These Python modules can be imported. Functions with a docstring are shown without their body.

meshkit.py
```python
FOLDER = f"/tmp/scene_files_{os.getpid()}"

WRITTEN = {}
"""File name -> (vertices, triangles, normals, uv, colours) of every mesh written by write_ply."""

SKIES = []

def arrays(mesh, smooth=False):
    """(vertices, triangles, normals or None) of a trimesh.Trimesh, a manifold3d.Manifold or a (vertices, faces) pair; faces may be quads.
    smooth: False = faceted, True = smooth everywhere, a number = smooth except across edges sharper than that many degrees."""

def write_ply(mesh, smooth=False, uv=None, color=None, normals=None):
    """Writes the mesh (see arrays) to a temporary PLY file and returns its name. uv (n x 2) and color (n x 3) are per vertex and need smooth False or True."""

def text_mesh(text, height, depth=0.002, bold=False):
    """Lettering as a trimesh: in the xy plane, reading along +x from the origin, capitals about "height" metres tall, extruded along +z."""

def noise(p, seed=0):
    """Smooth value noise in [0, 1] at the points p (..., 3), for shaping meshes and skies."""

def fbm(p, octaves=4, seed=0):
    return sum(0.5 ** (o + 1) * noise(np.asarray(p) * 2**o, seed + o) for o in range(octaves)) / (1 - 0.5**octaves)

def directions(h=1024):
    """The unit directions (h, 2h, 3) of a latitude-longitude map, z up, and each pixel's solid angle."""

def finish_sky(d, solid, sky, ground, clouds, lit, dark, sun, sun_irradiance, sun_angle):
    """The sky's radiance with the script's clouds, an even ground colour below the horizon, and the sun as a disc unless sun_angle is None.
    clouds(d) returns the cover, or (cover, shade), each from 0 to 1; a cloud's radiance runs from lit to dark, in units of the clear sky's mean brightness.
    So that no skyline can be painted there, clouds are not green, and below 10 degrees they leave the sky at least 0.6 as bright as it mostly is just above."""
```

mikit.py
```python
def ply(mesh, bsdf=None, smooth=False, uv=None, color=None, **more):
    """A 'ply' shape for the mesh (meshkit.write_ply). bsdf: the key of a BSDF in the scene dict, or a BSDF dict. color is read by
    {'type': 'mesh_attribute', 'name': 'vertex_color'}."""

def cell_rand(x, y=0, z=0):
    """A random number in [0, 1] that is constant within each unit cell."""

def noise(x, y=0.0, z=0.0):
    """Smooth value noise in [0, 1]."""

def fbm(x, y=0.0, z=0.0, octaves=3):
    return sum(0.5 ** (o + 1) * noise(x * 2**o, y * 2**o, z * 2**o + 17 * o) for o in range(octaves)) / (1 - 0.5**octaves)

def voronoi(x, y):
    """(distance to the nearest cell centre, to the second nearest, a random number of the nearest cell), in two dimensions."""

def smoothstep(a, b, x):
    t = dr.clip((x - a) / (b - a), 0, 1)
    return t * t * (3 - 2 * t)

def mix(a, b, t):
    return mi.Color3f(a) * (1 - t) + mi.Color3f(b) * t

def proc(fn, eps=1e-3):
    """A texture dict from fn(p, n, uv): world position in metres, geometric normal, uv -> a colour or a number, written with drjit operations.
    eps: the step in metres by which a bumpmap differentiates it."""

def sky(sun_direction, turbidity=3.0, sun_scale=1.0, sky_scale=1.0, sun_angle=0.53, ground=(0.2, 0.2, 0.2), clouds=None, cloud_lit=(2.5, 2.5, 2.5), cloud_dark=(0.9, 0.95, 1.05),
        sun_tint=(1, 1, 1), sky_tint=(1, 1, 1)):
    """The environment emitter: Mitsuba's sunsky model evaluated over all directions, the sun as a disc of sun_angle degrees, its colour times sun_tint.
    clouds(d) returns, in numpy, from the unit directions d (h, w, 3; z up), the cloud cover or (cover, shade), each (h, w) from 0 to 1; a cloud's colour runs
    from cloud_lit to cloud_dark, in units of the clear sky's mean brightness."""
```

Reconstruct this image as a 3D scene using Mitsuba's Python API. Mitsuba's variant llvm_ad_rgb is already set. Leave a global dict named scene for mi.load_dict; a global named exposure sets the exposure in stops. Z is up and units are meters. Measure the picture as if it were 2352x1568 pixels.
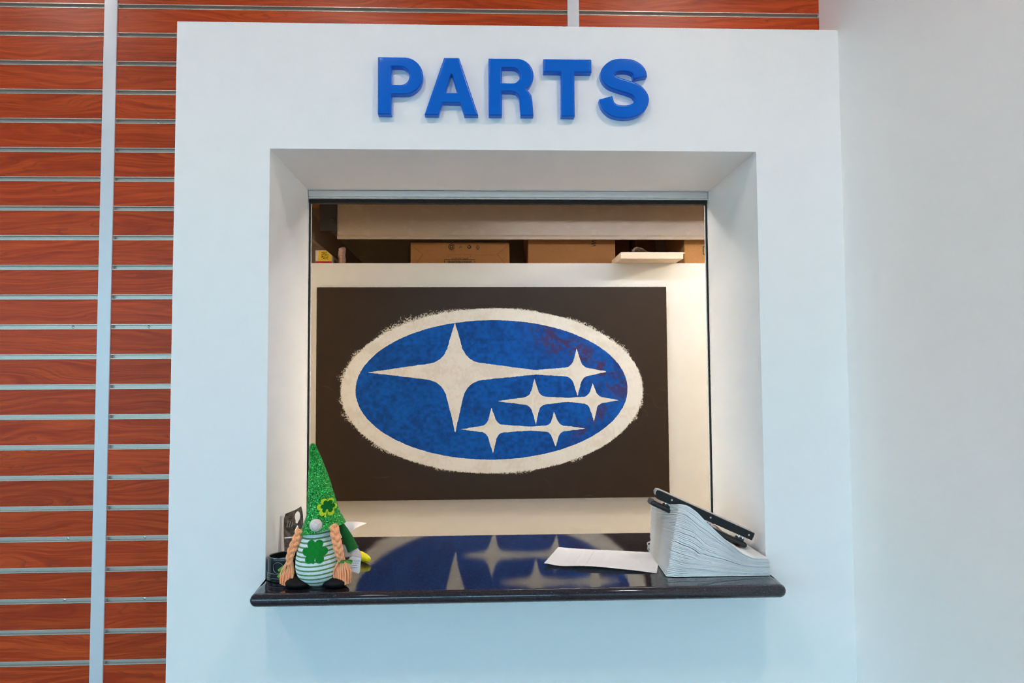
import math, random
import numpy as np, trimesh, manifold3d as m3
import shapely, shapely.geometry as sg, shapely.affinity as sa
from shapely.ops import unary_union
import drjit as dr, mitsuba as mi
import mikit, meshkit
from mikit import proc, noise, fbm, cell_rand, smoothstep, mix, ply

scene, labels = {"type": "scene"}, {}
T = mi.ScalarTransform4f
rng = np.random.default_rng(7)

# ------------------------------------------------------------------ camera, sky, lamps, exposure
# world: x right, y into the white wall (its face is y = 0), z up, metres
EYE = np.array([0.0, -1.8078, 1.55])
YAW, PITCH, ROLL = 0.040728, 0.051439, -0.006262
FOCAL_PX = 1685.375
_f = np.array([math.sin(YAW) * math.cos(PITCH), math.cos(YAW) * math.cos(PITCH), math.sin(PITCH)])
_r = np.array([math.cos(YAW), -math.sin(YAW), 0.0])
_u = np.cross(_r, _f)
_up = -_r * math.sin(ROLL) + _u * math.cos(ROLL)
scene["camera"] = {"type": "perspective", "fov": math.degrees(2 * math.atan(2352 / 2 / FOCAL_PX)), "fov_axis": "x",
                   "near_clip": 0.01, "far_clip": 200.0,
                   "to_world": T().look_at(origin=EYE.tolist(), target=(EYE + _f).tolist(), up=_up.tolist())}
exposure = 0.0
SKY_SCALE = 27.0
SKY_TINT = (0.62, 0.98, 1.04)     # daylight through teal tinted showroom glass
scene["sky"] = mikit.sky((0.25, 0.75, 0.6), turbidity=3.0, sun_scale=0.0, sky_scale=SKY_SCALE, sky_tint=SKY_TINT, ground=(0.25, 0.25, 0.25),
                         clouds=lambda d: np.full(d.shape[:2], 0.55), cloud_lit=SKY_TINT, cloud_dark=SKY_TINT)
WARM_SPOT = [186.0, 152.0, 136.0]  # downlights of the showroom
WARM_BACK = [20.0, 22.0, 26.0]    # strip light of the stockroom
WARM_SIDE = [310.0, 266.0, 200.0]  # warm pendant lamps at both ends of the stockroom aisle

# ------------------------------------------------------------------ helpers
def put(key, mesh, bsdf, smooth=False, **k):
    assert key not in scene, key
    scene[key] = ply(mesh, bsdf, smooth=smooth, **k)
    return key

_count = {}
def numbered(stem):
    n = _count.get(stem, 0)
    _count[stem] = n + 1
    return stem if n == 0 else f"{stem}_{n:03d}"

def tag(key, label, cat, group=None):
    labels[key] = {"label": label, "category": cat}
    if group:
        labels[key]["group"] = group

def struct(key, label=None):
    labels[key] = {"kind": "structure"}
    if label:
        labels[key]["label"] = label

def box(x0, x1, y0, y1, z0, z1):
    m = trimesh.creation.box(extents=(x1 - x0, y1 - y0, z1 - z0))
    m.apply_translation(((x0 + x1) / 2, (y0 + y1) / 2, (z0 + z1) / 2))
    return m

def mbox(x0, x1, y0, y1, z0, z1):
    return m3.Manifold.cube([x1 - x0, y1 - y0, z1 - z0]).translate([x0, y0, z0])

def rbox(x0, x1, y0, y1, z0, z1, r=0.002, seg=8):
    """a box with rounded edges"""
    s = m3.Manifold.sphere(r, seg)
    return m3.Manifold.batch_hull([s.translate([x, y, z]) for x in (x0 + r, x1 - r) for y in (y0 + r, y1 - r) for z in (z0 + r, z1 - r)])

def to_tm(m):
    if isinstance(m, trimesh.Trimesh):
        return m
    g = m.to_mesh()
    return trimesh.Trimesh(g.vert_properties[:, :3], g.tri_verts, process=False)

def tube(points, radii, n=10, cap=True):
    p = np.asarray(points, float)
    radii = np.broadcast_to(np.asarray(radii, float), len(p))
    t = np.gradient(p, axis=0)
    t /= np.linalg.norm(t, axis=1, keepdims=True) + 1e-12
    ref = np.array([0, 1.0, 0]) if abs(t[0][1]) < 0.8 else np.array([1.0, 0, 0])
    v, f = [], []
    a = np.arange(n) * 2 * math.pi / n
    u = np.cross(t[0], ref); u /= np.linalg.norm(u)
    for i in range(len(p)):
        u = u - t[i] * (u @ t[i]); u /= np.linalg.norm(u)
        w = np.cross(t[i], u)
        v.append(p[i] + radii[i] * (np.cos(a)[:, None] * u + np.sin(a)[:, None] * w))
    v = np.vstack(v)
    for i in range(len(p) - 1):
        for j in range(n):
            k = (j + 1) % n
            q = [i * n + j, i * n + k, (i + 1) * n + k, (i + 1) * n + j]
            f += [[q[0], q[1], q[2]], [q[0], q[2], q[3]]]
    if cap:
        c0, c1 = len(v), len(v) + 1
        v = np.vstack([v, p[:1], p[-1:]])
        for j in range(n):
            k = (j + 1) % n
            f += [[c0, k, j], [c1, (len(p) - 1) * n + j, (len(p) - 1) * n + k]]
    return trimesh.Trimesh(v, np.array(f), process=False)

def catmull(pts, n=12, closed=False):
    p = np.asarray(pts, float)
    q = np.vstack([p[:1] * 2 - p[1:2], p, p[-1:] * 2 - p[-2:-1]])
    out = []
    for i in range(1, len(q) - 2):
        t = np.linspace(0, 1, n, endpoint=False)[:, None]
        a, b, c, d = q[i - 1:i + 3]
        out.append(0.5 * (2 * b + (c - a) * t + (2 * a - 5 * b + 4 * c - d) * t**2 + (3 * b - a - 3 * c + d) * t**3))
    out.append(p[-1:])
    return np.vstack(out)

def lathe(profile, n=48):
    """profile [(r, z)] around z"""
    pr = np.asarray(profile, float)
    a = np.arange(n) * 2 * math.pi / n
    v = np.vstack([np.stack([r * np.cos(a), r * np.sin(a), np.full(n, z)], 1) for r, z in pr])
    f = []
    for i in range(len(pr) - 1):
        for j in range(n):
            k = (j + 1) % n
            f += [[i * n + j, i * n + k, (i + 1) * n + k], [i * n + j, (i + 1) * n + k, (i + 1) * n + j]]
    m = trimesh.Trimesh(v, np.array(f), process=False)
    if m.volume < 0:
        m = trimesh.Trimesh(v, np.array(f)[:, ::-1], process=False)
    return m

def pillow(poly, depth, r, rings=(0, .06, .18, .35, .6, 1.0), step=0.0022):
    """A flat-backed relief of a polygon (x, z): sides of height depth - r and an edge rounded by r. Local x, z in the plane, -y outwards."""
    polys = list(poly.geoms) if hasattr(poly, "geoms") else [poly]
    meshes = []
    for pg in polys:
        pts = []
        for q in rings:
            inner = pg.buffer(-r * q) if q else pg
            for g in (inner.geoms if hasattr(inner, "geoms") else [inner]):
                if g.is_empty:
                    continue
                for ring in [g.exterior, *g.interiors]:
                    L = ring.length
                    m = max(8, int(L / step))
                    for s in np.arange(m) / m * L:
                        c = ring.interpolate(s)
                        pts.append((c.x, c.y))
                    if q == 0:
                        pts += list(ring.coords)[:-1]
        pts = np.unique(np.round(np.array(pts), 6), axis=0)
        from scipy.spatial import Delaunay
        tri = Delaunay(pts).simplices
        cen = pts[tri].mean(1)
        inside = shapely.contains_xy(pg.buffer(1e-6), cen[:, 0], cen[:, 1])
        tri = tri[inside]
        e1, e2 = pts[tri[:, 1]] - pts[tri[:, 0]], pts[tri[:, 2]] - pts[tri[:, 0]]
        area = e1[:, 0] * e2[:, 1] - e1[:, 1] * e2[:, 0]
        tri = tri[np.abs(area) > 1e-12]; area = area[np.abs(area) > 1e-12]
        tri[area < 0] = tri[area < 0][:, ::-1]
        d = shapely.distance(pg.boundary, shapely.points(pts))
        h = depth - r + np.sqrt(np.clip(r * r - np.clip(r - d, 0, r)**2, 0, None))
        n = len(pts)
        v = np.vstack([np.stack([pts[:, 0], -h, pts[:, 1]], 1), np.stack([pts[:, 0], 0 * h, pts[:, 1]], 1)])
        e = np.sort(np.vstack([tri[:, [0, 1]], tri[:, [1, 2]], tri[:, [2, 0]]]), 1)
        de = np.vstack([tri[:, [0, 1]], tri[:, [1, 2]], tri[:, [2, 0]]])
        _, idx, cnt = np.unique(e, axis=0, return_index=True, return_counts=True)
        b = de[idx[cnt == 1]]
        side = np.vstack([np.stack([b[:, 1], b[:, 0], b[:, 0] + n], 1), np.stack([b[:, 1], b[:, 0] + n, b[:, 1] + n], 1)])
        f = np.vstack([tri, tri[:, ::-1] + n, side])
        meshes.append(trimesh.Trimesh(v, f, process=False))
    return trimesh.util.concatenate(meshes)

def flat_text(text, height, depth=0.0004):
    """lettering standing in the xz plane, facing -y, centred at the origin"""
    m = meshkit.text_mesh(text, height, depth)
    v = np.array(m.vertices)
    v[:, 0] -= (v[:, 0].min() + v[:, 0].max()) / 2
    v[:, 1] -= (v[:, 1].min() + v[:, 1].max()) / 2
    return trimesh.Trimesh(np.stack([v[:, 0], -v[:, 2], v[:, 1]], 1), m.faces, process=False)

def drawing(poly, depth=0.0004):
    """a printed shape from a polygon in (x, z), facing -y"""
    gs = [g for g in (poly.geoms if hasattr(poly, "geoms") else [poly]) if not g.is_empty]
    m = trimesh.util.concatenate([trimesh.creation.extrude_polygon(g, depth, engine="earcut") for g in gs])
    v = np.array(m.vertices)
    return trimesh.Trimesh(np.stack([v[:, 0], -v[:, 2], v[:, 1]], 1), m.faces, process=False)

def rot(m, axis, deg, about=(0, 0, 0)):
    m = to_tm(m).copy()
    m.apply_transform(trimesh.transformations.rotation_matrix(math.radians(deg), axis, about))
    return m

def move(m, x, y, z):
    m = to_tm(m).copy()
    m.apply_translation((x, y, z))
    return m

# ------------------------------------------------------------------ materials
def mat(key, color, rough=0.5, spec=0.5, metallic=0.0, bump=None, bump_scale=1.0, two=False, **k):
    c = {"type": "rgb", "value": list(color)} if isinstance(color, (tuple, list)) else proc(color)
    b = {"type": "principled", "base_color": c, "roughness": rough if not callable(rough) else proc(rough), "metallic": metallic, "specular": spec, **k}
    if bump is not None:
        b = {"type": "bumpmap", "arbitrary": proc(bump, 3e-4), "scale": bump_scale, "bsdf": b}
    if two:
        b = {"type": "twosided", "bsdf": b}
    scene[key] = b
    return key

PITCH_SLAT, GROOVE, Z_SLAT = 0.0762, 0.0105, 2.4576
def cherry(p, n, uv):
    row = dr.floor((p.z - Z_SLAT) / PITCH_SLAT)
    sheet = dr.floor((p.x + 0.9628) / 1.2115)
    off = cell_rand(row, sheet, 3.0) * 40.0
    warp = fbm(p.x * 2.6 + off, p.z * 12.0 + off, 1.0, 3)
    g1 = fbm(p.x * 6.0 + off, p.z * 240.0 + warp * 22.0, 2.0, 4)
    g2 = noise(p.x * 26.0 + off, p.z * 900.0, 5.0)
    rings = p.z * 95.0 + warp * 11.0 + 0.8 * noise(p.x * 30.0, p.z * 120.0, off)
    rings = rings - dr.floor(rings)
    vein = smoothstep(0.80, 0.97, rings) * smoothstep(1.0, 0.985, rings) * smoothstep(0.3, 0.6, noise(p.x * 7.0 + off, p.z * 40.0, 4.0))
    c = mix((0.355, 0.032, 0.0045), (0.510, 0.066, 0.0100), smoothstep(0.2, 0.8, g1))
    c = c * (0.86 + 0.26 * g2)
    c = mix(c, mi.Color3f(0.22, 0.030, 0.008), vein * 0.5)
    return c * (0.90 + 0.2 * cell_rand(row, sheet, 9.0))
mat("mat_cherry", cherry, rough=0.33, spec=0.22)

def aluminium(p, n, uv):
    s = noise(p.x * 30.0, p.z * 1500.0, p.y * 1500.0)
    return mi.Color3f(0.56, 0.465, 0.405) * (0.88 + 0.2 * s)
mat("mat_aluminium", aluminium, rough=0.36, metallic=0.75)
mat("mat_rail", (0.62, 0.64, 0.68), rough=0.38, spec=0.5, metallic=0.25)

def stipple(p):
    return fbm(p.x * 220.0, p.z * 220.0, p.y * 220.0, 2)
mat("mat_white_paint", (0.84, 0.845, 0.845), rough=0.48, spec=0.45, bump=lambda p, n, uv: stipple(p), bump_scale=0.00012)
mat("mat_side_paint", (0.90, 0.85, 0.81), rough=0.5, spec=0.4, bump=lambda p, n, uv: stipple(p), bump_scale=0.00012)
mat("mat_partition", (0.68, 0.66, 0.625), rough=0.42, spec=0.4)
mat("mat_room", (0.74, 0.72, 0.69), rough=0.8, spec=0.2)
mat("mat_ceiling", (0.72, 0.71, 0.69), rough=0.9, spec=0.1)
def floor_tile(p, n, uv):
    gx, gy = p.x / 0.6 - dr.floor(p.x / 0.6), p.y / 0.6 - dr.floor(p.y / 0.6)
    joint = 0.6 * dr.select((gx < 0.008) | (gy < 0.008), 1.0, 0.0)
    c = mi.Color3f(0.30, 0.29, 0.28) * (0.9 + 0.2 * fbm(p.x * 6.0, p.y * 6.0, 0.0, 3))
    return mix(c, mi.Color3f(0.2, 0.2, 0.2), joint)
mat("mat_floor", floor_tile, rough=0.35, spec=0.4)
mat("mat_blue_plastic", (0.0, 0.125, 0.60), rough=0.17, spec=0.28)

def granite(p, n, uv):
    q = p * 420.0
    s = cell_rand(q.x, q.y, q.z)
    v1, v2, vr = mikit.voronoi(p.x * 75.0, dr.select(dr.abs(n.z) > 0.6, p.y, p.z + 3.0) * 75.0)
    fleck = smoothstep(0.085, 0.04, v1) * dr.select(vr > 0.80, 1.0, 0.0)
    base = mix((0.010, 0.008, 0.012), (0.030, 0.023, 0.032), s * s)
    return mix(base, mi.Color3f(0.05, 0.17, 0.27), fleck * 0.8)
scene["mat_granite"] = {"type": "roughplastic", "diffuse_reflectance": proc(granite), "int_ior": 1.65, "alpha": 0.005, "nonlinear": False}

scene["mat_paper"] = {"type": "twosided", "bsdf": {"type": "principled", "base_color": {"type": "rgb", "value": [0.82, 0.82, 0.83]}, "roughness": 0.7, "specular": 0.2}}
mat("mat_black", (0.012, 0.012, 0.014), rough=0.35, spec=0.5)
mat("mat_black_gloss", (0.006, 0.006, 0.007), rough=0.16, spec=0.4)
mat("mat_dark_gasket", (0.015, 0.013, 0.013), rough=0.7, spec=0.3)
mat("mat_chrome", (0.75, 0.74, 0.72), rough=0.2, metallic=1.0)
mat("mat_white_rail", (0.88, 0.88, 0.87), rough=0.35, spec=0.5)

# ------------------------------------------------------------------ the setting: showroom
XL, XR, ZP = -0.752, 0.917, 2.441                       # white panel
OX0, OX1, OZ1, DEEP = -0.5215, 0.6965, 2.1225, 0.4144   # opening
HC, CT = 1.0752, 0.0300                                 # counter top height, thickness
ROOM_X0, ROOM_Y0, ROOM_H = -6.5, -6.5, 3.25
SLAT_Y = 0.100

hole = mbox(OX0, OX1, -0.1, 0.6, HC - CT, OZ1)
hole_big = mbox(OX0 - 0.02, OX1 + 0.02, -0.1, 0.6, HC - CT - 0.02, OZ1 + 0.02)
panel = (mbox(XL, XR, 0.0, 0.112, 0, ZP) + mbox(OX0 - 0.02, OX1 + 0.02, 0.05, DEEP, HC - CT - 0.02, OZ1 + 0.02)) - hole
put("wall_front", panel, "mat_white_paint"); struct("wall_front")
slab = mbox(ROOM_X0, 4.7, 0.1121, DEEP - 0.001, 0, ROOM_H) - hole_big
mat("mat_stock", (0.46, 0.42, 0.36), rough=0.8, spec=0.2)
put("wall_back", slab, "mat_stock"); struct("wall_back")
put("wall_right", box(XR, XR + 0.1, ROOM_Y0, 0.1119, 0, ROOM_H), "mat_side_paint"); struct("wall_right")
put("wall_left", mbox(ROOM_X0 - 0.1, ROOM_X0, ROOM_Y0, 0.11, 0, ROOM_H) - mbox(ROOM_X0 - 1, ROOM_X0 + 1, -6.0, -1.6, 0.2, 3.1), "mat_room"); struct("wall_left")
put("floor", box(ROOM_X0 - 0.1, XR + 0.1, ROOM_Y0 - 0.2, DEEP - 0.001, -0.1, 0.0), "mat_floor"); struct("floor")
put("floor_stockroom", box(-3.8, 4.8, DEEP - 0.001, 5.8, -0.1, 0.0), mat("mat_vinyl", (0.62, 0.50, 0.38), rough=0.5, spec=0.3)); struct("floor_stockroom")
put("ceiling", box(ROOM_X0 - 0.1, XR + 0.1, ROOM_Y0 - 0.2, 0.1119, ROOM_H, ROOM_H + 0.1), "mat_ceiling"); struct("ceiling")
WX0, WX1, WZ0, WZ1 = -6.3, 0.80, 0.20, 3.1
rear = mbox(ROOM_X0 - 0.1, XR + 0.1, ROOM_Y0 - 0.15, ROOM_Y0, 0, ROOM_H) - mbox(WX0, WX1, ROOM_Y0 - 1, ROOM_Y0 + 1, WZ0, WZ1)
put("wall_rear", rear, "mat_room"); struct("wall_rear")
mull = m3.Manifold()
for i in range(7):
    x = WX0 + (WX1 - WX0) * i / 6
    mull += mbox(x - 0.03, x + 0.03, ROOM_Y0 - 0.11, ROOM_Y0 - 0.04, WZ0, WZ1)
for z in (WZ0 + 0.03, WZ1 - 0.03):
    mull += mbox(WX0, WX1, ROOM_Y0 - 0.11, ROOM_Y0 - 0.04, z - 0.03, z + 0.03)
put("window_1", mull, "mat_aluminium"); struct("window_1")
mull = m3.Manifold()
for i in range(5):
    y = -6.0 + 4.4 * i / 4
    mull += mbox(ROOM_X0 - 0.08, ROOM_X0 - 0.02, y - 0.03, y + 0.03, 0.2, 3.1)
for z in (0.23, 3.07):
    mull += mbox(ROOM_X0 - 0.08, ROOM_X0 - 0.02, -6.0, -1.6, z - 0.03, z + 0.03)
put("window_2", mull, "mat_aluminium"); struct("window_2")
put("ground", mbox(-60, 60, -80, 20, -0.3, -0.13), mat("mat_asphalt", (0.22, 0.22, 0.22), rough=0.9, spec=0.2)); struct("ground")

# slats, groove inserts and rails of the slat wall
RAILS = [(-2.1910, -2.1580), (-0.9795, -0.9460), (0.2313, 0.2629)]
SHEETS = [(-2.1580, -0.9795), (-0.9460, 0.2313), (0.2629, XR - 0.0008)]
def slat(x0, x1, z0, z1):
    b = 0.0008
    prof = sg.Polygon([(0, z0), (0, z1), (-0.0112, z1), (-0.012, z1 - b), (-0.012, z0 + b), (-0.0112, z0)])
    m = trimesh.creation.extrude_polygon(prof, x1 - x0, engine="earcut")
    v = np.array(m.vertices)
    return trimesh.Trimesh(np.stack([x0 + v[:, 2], SLAT_Y + 0.012 + v[:, 0], v[:, 1]], 1), m.faces, process=False)

def insert(x0, x1, ztop):
    """aluminium channel in a groove: back web, two legs and two thin lips on the slat faces"""
    z1, z0 = ztop, ztop - GROOVE
    parts = mbox(x0, x1, SLAT_Y + 0.0098, SLAT_Y + 0.0110, z0, z1)
    parts += mbox(x0, x1, SLAT_Y - 0.0006, SLAT_Y + 0.0110, z1 - 0.0008, z1)
    parts += mbox(x0, x1, SLAT_Y - 0.0006, SLAT_Y + 0.0110, z0, z0 + 0.0008)
    parts += mbox(x0, x1, SLAT_Y - 0.0007, SLAT_Y - 0.0001, z1 - 0.0008, z1 + 0.0012)
    parts += mbox(x0, x1, SLAT_Y - 0.0007, SLAT_Y - 0.0001, z0 - 0.0012, z0 + 0.0008)
    return parts
for k in range(-5, 24):
    zt = Z_SLAT - k * PITCH_SLAT
    for si, (x0, x1) in enumerate(SHEETS):
        top_only = zt - PITCH_SLAT > ZP - 0.08
        if si == 2 and not top_only:
            continue
        xe = x1 if (si == 0 or top_only) else -0.70 
        if not (si == 1 and not top_only) or True:
            xx1 = xe if si != 1 or top_only else XL + 0.0005
            put(numbered("wall_back__slat"), slat(x0, xx1, zt - PITCH_SLAT, zt - GROOVE), "mat_cherry")
            hi = zt - GROOVE > ZP
            xi1 = x1 if (si != 1 or hi) else XL - 0.0002
            if si != 2 or hi:
                put(numbered("wall_back__channel"), insert(x0, xi1, zt), "mat_aluminium")
for (x0, x1) in RAILS:
    z0 = 0.6 if x1 < XL else ZP + 0.001
    put(numbered("wall_back__rail"), rbox(x0, x1, SLAT_Y - 0.004, SLAT_Y + 0.011, z0, ROOM_H - 0.001, 0.0015), "mat_rail", smooth=40)
for x, kk in ((-1.045, 17), (-1.05, 19), (-0.855, 17), (-0.853, 19), (-1.046, 10), (-0.856, 10), (-0.842, 3)):
    zc = Z_SLAT - kk * PITCH_SLAT - GROOVE / 2
    s = lathe([(0, 0.0012), (0.0018, 0.0011), (0.0032, 0.0005), (0.0036, 0.0), (0.0036, -0.002)], 16)
    s = move(rot(s, (1, 0, 0), 90), x, SLAT_Y + 0.0098, zc)
    put(numbered("wall_back__screw"), s, "mat_chrome", smooth=30)

# lamps of the showroom: downlights in the ceiling
for dx, dy, where in ((-1.75, -1.05, "left, in front of the slat wall"), (-0.60, -1.45, "in front of the sign letters"), (0.78, -1.25, "close to the right wall")):
    k = numbered("downlight")
    put(k + "__ring", move(lathe([(0.085, 0.0), (0.11, 0.0), (0.11, -0.008), (0.085, -0.012), (0.085, 0.0)], 32), dx, dy, ROOM_H - 0.0005), "mat_white_rail", smooth=30)
    dl = trimesh.creation.cylinder(radius=0.083, height=0.004, sections=32)
    put(k + "__diffuser", move(dl, dx, dy, ROOM_H - 0.006), "mat_white_rail", emitter={"type": "area", "radiance": {"type": "rgb", "value": WARM_SPOT}})
    tag(k, f"small round downlight in the ceiling {where}", "lamp")

# ------------------------------------------------------------------ the setting: stockroom behind the opening
BX0, BX1, BY1, BH = -3.6, 4.6, 5.6, 3.2
put("wall_stockroom_left", box(BX0 - 0.1, BX0, DEEP, BY1, 0, BH), "mat_room"); struct("wall_stockroom_left")
put("wall_stockroom_right", box(BX1, BX1 + 0.1, DEEP, BY1, 0, BH), "mat_room"); struct("wall_stockroom_right")
put("wall_stockroom_rear", box(BX0 - 0.1, BX1 + 0.1, BY1, BY1 + 0.1, 0, BH), "mat_room"); struct("wall_stockroom_rear")
put("ceiling_stockroom", box(BX0 - 0.1, BX1 + 0.1, DEEP, BY1 + 0.1, BH, BH + 0.1), "mat_ceiling"); struct("ceiling_stockroom")
PY, PZ = 1.36, 2.0545
put("wall_partition", box(-3.59, 4.59, PY, PY + 0.025, 0, PZ), "mat_partition"); struct("wall_partition")

for x, side in ((-2.35, "left"), (2.25, "right")):
    t = numbered("pendant_lamp")
    put(t + "__shade", mbox(x - 0.09, x + 0.09, 0.44, 1.16, 2.47, 2.52), "mat_white_rail")
    for dx in (-0.05, 0.05):
        put(numbered(t + "__tube"), tube([(x + dx, 0.47, 2.45), (x + dx, 1.13, 2.45)], 0.019, 12), "mat_white_rail", smooth=40, emitter={"type": "area", "radiance": {"type": "rgb", "value": WARM_SIDE}})
    put(t + "__cord", tube([(x, 0.80, 2.52), (x, 0.80, BH)], 0.004, 8), "mat_black", smooth=40)
    tag(t, f"warm pendant tube lamp low above the {side} part of the stockroom aisle", "lamp")
# strip light hanging in front of the partition, above the opening's head
LX0, LX1, LY, LZ = 0.10, 1.75, 0.80, 2.332
h = mbox(LX0 - 0.04, LX1 + 0.04, LY - 0.075, LY + 0.075, LZ, LZ + 0.05) - mbox(LX0 - 0.03, LX1 + 0.03, LY - 0.068, LY + 0.068, LZ - 0.01, LZ + 0.035)
put("strip_light__housing", h, "mat_white_rail")
put("strip_light__tube", tube([(LX0, LY, LZ + 0.002), (LX1, LY, LZ + 0.002)], 0.016, 16), "mat_white_rail", smooth=40,
    emitter={"type": "area", "radiance": {"type": "rgb", "value": WARM_BACK}})
for x in (LX0 + 0.2, LX1 - 0.2):
    put(numbered("strip_light__hanger"), tube([(x, LY, LZ + 0.05), (x, LY, BH)], 0.003, 8), "mat_chrome", smooth=40)
tag("strip_light", "warm strip light hanging above the stockroom side of the opening", "lamp")

# ------------------------------------------------------------------ counter
r = CT / 2
sp = m3.Manifold.sphere(r, 24)
YF = -0.1300
slabm = m3.Manifold.batch_hull([sp.translate([x, YF + r, HC - r]) for x in (OX0 + r, OX1 - r)] + [mbox(OX0 + 0.0003, OX1 - 0.0003, 0.0, 0.462, HC - CT, HC)])
put("counter", slabm, "mat_granite", smooth=35)
tag("counter", "polished black granite counter with blue flecks in the service opening", "counter")

# ------------------------------------------------------------------ roll shutter parts at the inner edge of the opening
put("roller_shutter__bottom_rail", rbox(OX0 + 0.001, OX1 - 0.001, DEEP - 0.020, DEEP + 0.02, 2.1015, 2.1220, 0.003), mat("mat_silver", (0.80, 0.81, 0.82), rough=0.4, metallic=0.7), smooth=40)
put("roller_shutter__rail_lip", rbox(OX0 + 0.001, OX1 - 0.001, DEEP - 0.018, DEEP + 0.018, 2.0975, 2.1012, 0.0012), "mat_white_rail", smooth=40)
put("roller_shutter__rubber_seal", rbox(OX0 + 0.001, OX1 - 0.001, DEEP - 0.010, DEEP + 0.012, 2.0855, 2.0972, 0.002), "mat_dark_gasket", smooth=40)
for x0, x1 in ((OX0 + 0.0003, OX0 + 0.0046), (OX1 - 0.0046, OX1 - 0.0003)):
    put(numbered("roller_shutter__side_guide"), box(x0, x1, DEEP - 0.004, DEEP + 0.004, HC + 0.0005, 2.0850), "mat_dark_gasket")
for x0, x1 in ((OX0 + 0.0047, OX0 + 0.0062), (OX1 - 0.0062, OX1 - 0.0047)):
    put(numbered("roller_shutter__guide_edge"), box(x0, x1, DEEP + 0.001, DEEP + 0.007, HC + 0.0005, 2.0850), "mat_white_rail")
labels["roller_shutter__rubber_seal"] = {"label": "black rubber seal"}
tag("roller_shutter", "raised roller shutter with pale bottom rail at the head of the opening", "shutter")

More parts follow.
